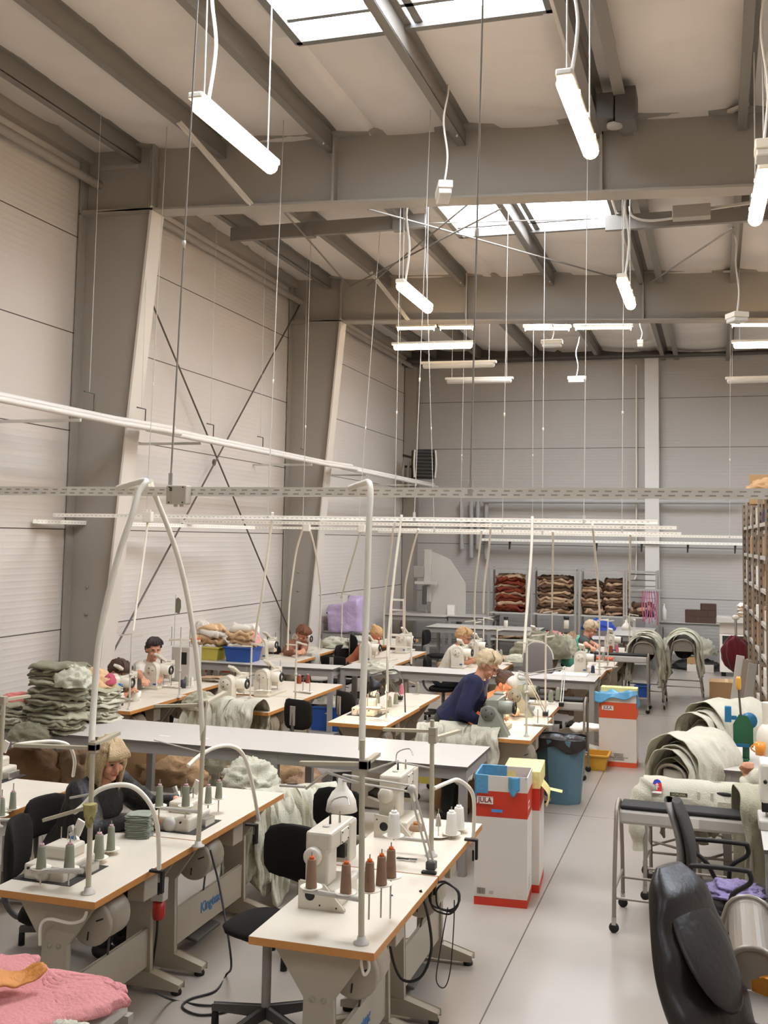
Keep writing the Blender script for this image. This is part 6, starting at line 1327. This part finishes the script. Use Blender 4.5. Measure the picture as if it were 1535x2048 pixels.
# jacket lying over the trolley
jm=M()
def jk(u,v):
    x=-.42+.84*u; s=v*2-1
    z=.0; L_=.36
    a=s*L_; r=.11
    if abs(a)<r*1.4: y=r*math.sin(a/r*.95); z=-r*(1-math.cos(a/r*.95))
    else: y=math.copysign(r+.02,a); z=-r-(abs(a)-r*1.4)*1.0
    w=.012*math.sin(x*22+s*4)+.02*nz((x*6,s*4,0),1,3)
    return V((x,y+(w if s<0 else -w),z+.012*nz((x*8,s*3,2),1,1)))
jm.grid(jk,50,40); J=thing('jacket',(-.1,8.0,.80),'pale green jacket with a blue and red arm patch lying over a trolley','jacket',rz=-.03)
jm.build('jacket_body',PALE,J,sol=.008)
def sleeve(a,b,c,name='sleeve',r0=.085,r1=.06):
    m=M(); pts=cat([a,b,c],8); m.tube(pts,[r0+(r1-r0)*i/(len(pts)-1)+.008*math.sin(i*1.7) for i in range(len(pts))],14); m.build(name,PALE,J)
sleeve((-.36,-.06,-.04),(-.45,-.12,-.2),(-.42,-.14,-.48)); sleeve((.3,-.02,-.02),(.44,-.06,.1),(.52,-.08,.14))
for x in (-.03,.06): M().bar((x,-.125,-.05),(x,-.135,-.24),.02,.012).build('placket',PALE,J)
M().bb(-.24,-.07,-.15,-.143,-.17,-.1).build('chest_pocket',PALE,J,bev=.002); M().bb(.1,.26,-.15,-.143,-.17,-.1).build('chest_pocket',PALE,J,bev=.002)
pt=M(); pt.prism([(-.033,.0),(.033,0),(.033,.05),(.02,.078),(0,.086),(-.02,.078),(-.033,.05)],.005); pt.T(Matrix.Translation(V((-.315,-.137,-.07)))@Matrix.Rotation(-.35,4,'X')); pt=pt.build('arm_patch',mat('patch red','#c62326',.7),J)
pt2=M(); pt2.prism([(-.031,.045),(-.005,.055),(.031,.062),(.018,.077),(0,.084),(-.018,.077)],.0055); pt2.T(Matrix.Translation(V((-.315,-.1372,-.07)))@Matrix.Rotation(-.35,4,'X')); pt2.build('patch_field',mat('patch blue','#1f3fae',.7),pt)
for a,b in (((0,.012),(0,.058)),((-.014,.032),(.014,.032)),((-.011,.045),(.011,.045))):
    q=M(); q.bar((a[0],-.004,a[1]),(b[0],-.004,b[1]),.005,.005); q.T(Matrix.Translation(V((-.315,-.1375,-.07)))@Matrix.Rotation(-.35,4,'X')); q.build('patch_cross',WHP,pt)
q=M(); q.bb(-.033,.033,-.0035,.0,-.012,.002); q.T(Matrix.Translation(V((-.315,-.137,-.07)))@Matrix.Rotation(-.35,4,'X')); q.build('patch_strip',WHP,pt)
nt_=M().box((-.165,-.142,-.078),(.12,.004,.026),mt=Matrix.Rotation(-.15,4,'X')).build('name_tape',mat('dark olive tape','#3c3a26',.8),J)
text('lettering','UOPLINIA',.021,Matrix.Translation(V((-.165,-.146,-.078)))@Matrix.Rotation(PI/2-.15,4,'X'),mat('tape lettering','#a59f80',.8),J)
# table with eyelet press
make_worktable(.02,.75,8.25,9.35,'white table with the green eyelet press at the right',Z=.84,legs=4,shelf=0,group=None,name='press_table')
b=PZ(1490,1520,.84); b.z=.84
t=thing('eyelet_press',b,'green and blue eyelet press with an orange handle on the white table','press')
M().bb(-.09,.02,-.09,.05,0,.018).build('press_plate',GREEN,t,bev=.003); M().bb(-.02,.03,-.02,.04,0,.14).build('press_foot',GREEN,t,bev=.006); m=M(); m.prism([(-.08,.11),(.05,.11),(.05,.26),(.01,.33),(-.04,.33),(-.08,.26)],.05); m.build('press_frame',GREEN,t,bev=.008)
M().bb(-.13,.03,-.03,.03,.1,.125).build('press_bar',TEAL,t,bev=.003); M().bb(-.13,-.06,-.012,.012,.3,.33).build('motor_link',TEAL,t); M().bb(-.15,-.1,-.025,.025,.28,.4).build('press_motor',TEAL,t,bev=.006); M().lathe([(0,-.02),(.06,-.02),(.06,.02),(0,.02)],(.03,0,.3),18,0,'Y').build('press_wheel',TEAL,t)
M().cyl((-.03,0,.32),(-.045,0,.54),.008,n=8).build('lever',STEELD,t); M().lathe([(0,0),(.016,0),(.02,.02),(.02,.08),(.014,.1),(0,.1)],(-.046,0,.53),12).build('lever_handle',mat('amber handle','#d69a3c',.4),t)
M().bb(-.09,-.03,-.06,-.02,.02,.05).build('die_block',STEELD,t,bev=.004)
m=M(); m.tube(cat([(0,0,0),(.01,.03,.12),(-.02,.05,.2),(-.05,.05,.24)],6),[.035]*19,10); o=m.build('blue_glove',mat('cobalt blue cloth','#2a3f86',.8,0,.1,8)); o.location=PY(1452,1530,8.9); tag(o,'cobalt blue cloth or handle left of the green eyelet press','cloth')
t=thing('mug',PY(1520,1510,8.35),'orange mug at the right edge behind the hand','mug'); M().lathe([(0,0),(.035,0),(.04,.09),(.036,.09),(.032,.01),(0,.01)],n=18).build('mug_body',mat('orange glaze','#e8932f',.3),t); m=M(); m.tube([V((-.038-.028*math.sin(PI*k/8),0,.02+.055*k/8)) for k in range(9)],.006,6); m.build('handle',MC['orange glaze'],t)
t=thing('desk_lamp',PY(1535,1480,8.6),'white round lamp shade cut by the right picture edge','lamp'); M().ell((0,0,0),(.09,.09,.13),18).build('lamp_shade',WHT,t); M().cyl((0,0,.1),(0,0,.28),.035,.045,12).build('lamp_neck',WHT,t)
t=thing('overlock_machine',(.33,6.95,.82),'white machine head cut by the right picture edge','sewing machine'); M().bb(-.09,.1,-.1,.12,.12,.36).build('machine_body',WHT,t,bev=.02); M().bb(-.1,.2,-.14,.14,-.03,.03).build('bed',STEELL,t,bev=.01); M().cyl((-.05,-.02,.03),(-.05,-.02,.14),.008).build('needle_bar',CHROME,t); M().bb(-.08,-.02,-.06,.0,.06,.13).build('presser',BLACKM,t,bev=.006)
for k in range(2): M().lathe([(0,-.01),(.012,-.01),(.012,.0)],(-.06+.06*k,-.1,.25),8,0,'Y').build('knob',BLACKM,t)
make_worktable(.24,.9,6.4,7.6,'table cut by the right picture edge under the white machine head',Z=.79,legs=4,shelf=0,group=None)
saddle((.3,7.35,.78),.4,.16,.45,201,SAGE,'green garment hanging down at the right edge below the machine head',.2)
# executive chair (leather), nearest right
LEA=mat('worn black leather','#211b16',.36,0,.2,9,.12,35,spec=.5)
t=thing('executive_chair',(.115,4.56,0),'black leather executive chair with wooden arms at the bottom right corner','chair')
def lb(u,v):
    a=2*PI*u; z=v; ca,sa=math.cos(a),math.sin(a)
    w=.24*(.72+.28*math.sin(PI*min(1,z*1.05+.12)))*(1 if z<.8 else 1-.55*((z-.8)/.2)**2); th=.085*(1-.35*z)*(1 if z<.85 else 1-.6*((z-.85)/.15)**2)
    x=-.10-.31*z-.02*math.sin(z*5); bul=.012*math.cos(z*22)
    return V((x+math.copysign(abs(ca)**.7,ca)*(th+bul*(ca>0)),math.copysign(abs(sa)**.75,sa)*w,.42+.70*z))
m=M(); m.grid(lb,40,34,0,True,True); n=40; m.add([m.v[-40+i] for i in range(40)],[tuple(range(40))]); m.build('backrest',LEA,t)
m=M()
def wing(u,v):
    a=2*PI*u; b=PI*v; return V((-.21+.16*math.cos(b)*.9+.03*math.sin(b)*math.cos(a),.0+.15*math.sin(b)*math.sin(a),.84-.22*math.cos(b)))
m.grid(wing,20,14,0,True,True); m.build('back_cushion',LEA,t)
m=M(); m.ell((.02,0,.46),(.27,.25,.08),24,fn=lambda d:(1/max(abs(d.x),abs(d.y),.75))**.6); m.build('seat',LEA,t)
for s in (1,):
    m=M(); m.prism([(-.15,.63),(.26,.63),(.28,.655),(.24,.685),(-.1,.685),(-.15,.66)],.055,Matrix.Translation(V((0,s*.27,0)))); m.build('armrest',WOOD,t,bev=.008)
    M().bar((-.05,s*.27,.46),(-.02,s*.27,.64),.04,.03).build('arm_post',WOOD,t); M().bar((.18,s*.27,.46),(.2,s*.27,.64),.04,.03).build('arm_post',WOOD,t)
M().cyl((0,0,.1),(0,0,.4),.03).build('gas_column',BLACKM,t); star(t,r=.31,casters=True,mt=BLACKM)
t.rotation_euler=(0,0,-.62)
# arm chair with loop arms
t=thing('arm_chair',(.07,6.5,0),'dark office chair with loop armrests and a purple cloth on its seat','chair')
def ab(u,v):
    a=2*PI*u; z=v; ca,sa=math.cos(a),math.sin(a); w=.22*(.78+.22*math.sin(PI*min(1,z+.15)))*(1 if z<.85 else 1-.5*((z-.85)/.15)**2)
    return V((-.235-.06*z+ca*.035*(1-.3*z)+.03*math.sin(z*3.5),math.copysign(abs(sa)**.7,sa)*w,.58+.42*z))
m=M(); m.grid(ab,32,24,0,True,True); m.add([m.v[-32+i] for i in range(32)],[tuple(range(32))]); m.build('backrest',mat('charcoal chair cloth','#37322d',.85,0,.08,20,.2,150),t)
def ab2(u,v): p=ab(u,v); return V((p.x-.045,p.y*.92,p.z))
m=M(); m.grid(ab2,32,24,0,True,True); m.build('back_shell',mat('grey chair shell','#6f6a64',.5),t)
m=M(); m.ell((.02,0,.48),(.25,.24,.055),24,fn=lambda d:(1/max(abs(d.x),abs(d.y),.75))**.6); m.build('seat',MC['charcoal chair cloth'],t)
for s in (-1,1):
    y=s*.27; pts=cat([(-.12-.1,y,.70),(-.13-.1,y,.66),(-.04-.1,y,.58),(.0-.08,y,.48),(.06-.08,y,.48),(.1-.1,y,.58),(.19-.1,y,.65),(.19-.1,y,.70),(.16-.1,y,.715),(-.09-.1,y,.715)],6,True)
    M().tube(pts,.014,8,0,True).build('arm_loop',BLACKM,t)
M().cyl((0,0,.1),(0,0,.44),.028).build('gas_column',BLACKM,t); star(t,r=.3,casters=True,mt=BLACKM,rot=.8)
rumple((.08,6.44,.525),(.17,.16,.06),88,mat('purple cloth','#82759a',.8,0,.12,8,.4,50),'crumpled purple cloth on the seat of the loop arm chair','cloth',amp=.5)
# bottom right barrel trolley (along Y)
make_trolley((.14,5.42,0),'barrel topped tube trolley at the right, standing lengthways beside the leather chair',L=.7,h=.72,sp=.42,rz=PI/2,beam='barrel')
# arched garment trolleys at the back right
for (x,yy,l,sd) in ((1290,16.9,'left of the two green garment trolleys at the back',301),(1366,17.6,'right of the two green garment trolleys at the back',331)):
    p=PY(x,1330,yy); make_trolley((p.x,yy,0),'tube trolley, '+l,L=.8,h=.98,sp=.6,rz=PI/2,beam='barrel')
    for k in range(4): saddle((p.x,yy-.28+.2*k,.86-.0),.34,.21+.01*k,.45,sd+k*4,SAGE if k%2 else MINT,'green garment on the trolley %s, %s from front'%(l.replace(' of the two green garment trolleys at the back',' of the back pair'),['first','second','third','fourth'][k]),PI/2,l,rip=.05)
    m=M(); m.ell((0,0,0),(.14,.3,.13),16); o=m.build('dark_hollow',BLACKF); o.location=(p.x,yy,.87-.09); tag(o,'dark hollow under the arch, trolley '+l.split(' of ')[0]+' at the back','bundle')  # black ellipsoid filling the dark hollow under the arch
# ---------------- storage rack ----------------
def rackseg(p0,p1,hz,shelves,label,dep=.5,seed=0,upr=4,st=STEELL,zt=3.15):
    d=p1-p0; L=d.length; ang=math.atan2(d.y,d.x); t=thing('storage_rack',(p0.x,p0.y,0),label,'rack','tall storage racks at the right',ang)
    for i in range(upr):
        x=L*i/(upr-1)
        for y in (0,-dep):
            M().bb(x-.022,x+.022,y-.03,y+.03,0,zt).build('upright',mat('rack upright','#8a7a66',.5,0,.05,6),t)
            m=M(); 
        h=M()
        for k in range(int(zt/.08)): h.bb(x-.028,x-.0225,-.006,.006,.05+k*.08,.085+k*.08)
        h.build('hole_row',DARK,t)
    for z in shelves: M().bb(0,L,-dep,.02,z-.045,z).build('shelf',st,t)
    return t,ang,L
P0=V((.42,17.4,0)); P1=V((.32,11.6,0)); d=(P1-P0).normalized()
SH=[.35,.75,1.15,1.55,1.95,2.35,2.75]
# rack runs along Y; its depth lies to the right (+X)
def rk2(y0,y1,x0,x1,label,zt,seed,upr=4):
    L=y0-y1; ang=math.atan2(y0-y1,x0-x1); t=thing('storage_rack',(x1,y1,0),label,'rack','tall storage racks at the right',ang-PI/2)
    for i in range(upr):
        y=L*i/(upr-1)
        for x in (0,.5):
            h=M().bb(x-.03,x+.03,y-.022,y+.022,0,zt)
            for k in range(int(zt/.1)): h.bb(x-.006,x+.006,y-.026,y-.0225,.05+k*.1,.09+k*.1,1)
            h.build('upright',[mat('rack upright','#8a7a66',.5,0,.05,6),DARK],t)
    for z in SH:
        if z<zt-.2: M().bb(-.01,.5,0,L,z-.045,z).build('shelf',STEELL,t)
    rr=random.Random(seed); kinds=[('cardboard_box',CARD),('cardboard_box',CARDW),('cardboard_box',TAN),('parcel',WHP),('parcel',mat('dark purple parcel','#3a3350',.7)),('cloth_roll',SAND)]
    i=0
    pos_=[]
    for si,z in enumerate(SH):
        if z>=zt-.2: continue
        y=.08
        while y<L-.3:
            w=rr.uniform(.22,.42); h=rr.uniform(.14,.32); nm,mt=kinds[rr.randrange(6)]; dd=rr.uniform(.3,.42)
            bx=M().bb(0,dd,0,w,0,h).build(nm,mt,bev=.006); T_=Matrix.Translation(V((x1,y1,0)))@Matrix.Rotation(ang-PI/2,4,'Z'); q=T_@V((.02,y,z)); bx.location=q; bx.rotation_euler=(0,0,ang-PI/2+rr.uniform(-.05,.05))
            cn={CARD:'brown cardboard box',CARDW:'pale carton',TAN:'tan box',WHP:'white parcel',SAND:'sand coloured roll'}.get(mt,'dark purple parcel')
            tag(bx,'%s on the %s shelf of the %s, %s from the near end'%(cn,['lowest','second','third','fourth','fifth','sixth','seventh'][si],seed==5 and 'far rack' or 'near rack',['first','second','third','fourth','fifth','sixth','seventh','eighth','ninth','tenth','eleventh','twelfth','thirteenth','fourteenth','fifteenth','sixteenth','seventeenth','eighteenth','nineteenth','twentieth'][len(pos_)%20] if 0 else ORD2[int(y/.33)]),'box' if 'box' in nm else 'parcel','goods on the tall storage racks')
            y+=w+rr.uniform(.0,.12)
    return t
ORD2=['first','second','third','fourth','fifth','sixth','seventh','eighth','ninth','tenth','eleventh','twelfth','thirteenth','fourteenth','fifteenth','sixteenth','seventeenth','eighteenth','nineteenth','twentieth']
rk2(17.4,12.7,.42,.56,'far tall storage rack packed with boxes along the right',3.1,5,5)
rk2(12.4,10.4,.62,.68,'near tall storage rack at the right picture edge',3.25,6,3)
o=M().bb(0,.45,0,.5,0,.38).build('cardboard_box',CARD,bev=.006); o.location=(.42,14.2,3.0); tag(o,'brown cardboard box on top of the far tall rack','box')
rumple((.62,12.9,3.05),(.3,.3,.2),91,CARD,'crumpled brown paper on top of the far tall rack','paper',amp=.4)
for (x,yy,l,mt) in ((1498,13.0,'long pale cardboard tube leaning on the rack, left one',STEELL),(1512,12.6,'long grey profile leaning on the rack, middle one',mat('taupe profile','#8f8072',.6)),(1524,12.2,'long grey profile leaning on the rack, right one',STEEL)):
    a=PY(x,1290,yy); a.z=1.2; o=M().bar((0,-.0,0),(-.17,-.1,-1.2),.09,.05).build('leaning_profile',mt,bev=.004); o.location=(a.x-.1,yy,1.2); tag(o,l,'profile','long profiles leaning on the storage rack')
# wall rag near machines at the left
t=thing('hanging_template',PY(356,1210,11.3),'grey green paper template hanging on a thin stand before the left wall','template'); m=M(); m.prism([(-.03,-.09),(.02,-.1),(.04,-.03),(.035,.06),(0,.09),(-.03,.07)],.004); m.build('paper',SAGED,t); M().cyl((-.035,0,-.55),(-.035,0,.12),.004,n=6).build('stand_rod',STEELL,t)
t=thing('button_machine',PZ(345,1372,.78)+V((-.1,.45,0)),'boxy grey machine with spools on top beyond the white patterned top person','sewing machine'); M().bb(-.12,.12,-.1,.2,0,.4).build('machine_body',STEELL,t,bev=.01); M().bb(-.2,.2,-.02,.0,.46,.48).build('spool_rail',WHT,t)
for k in range(4): M().cyl((-.18+.12*k,0,.4),(-.18+.12*k,0,.62),.004,n=6).build('spool_pin',CHROME,t)
M().bb(.08,.17,-.02,.06,.45,.5).build('orange_clip',ORP,t,bev=.004); M().bb(-.0,.08,-.104,-.1,.2,.34).build('machine_label',BLACKM,t)
sc.view_settings.view_transform='Standard'; sc.view_settings.look='None'; sc.view_settings.gamma=1; sc.view_settings.exposure=1.02
w=bpy.data.worlds.new('world'); sc.world=w; w.use_nodes=True; w.node_tree.nodes['Background'].inputs[0].default_value=(.02,.02,.02,1)
cy=sc.cycles; cy.max_bounces=5; cy.diffuse_bounces=4; cy.adaptive_threshold=.08; cy.glossy_bounces=3; cy.transmission_bounces=4; cy.transparent_max_bounces=6; cy.caustics_reflective=False; cy.caustics_refractive=False; cy.sample_clamp_indirect=6
cy.use_denoising=True; cy.use_adaptive_sampling=True
bpy.data.scenes.remove(_TS)
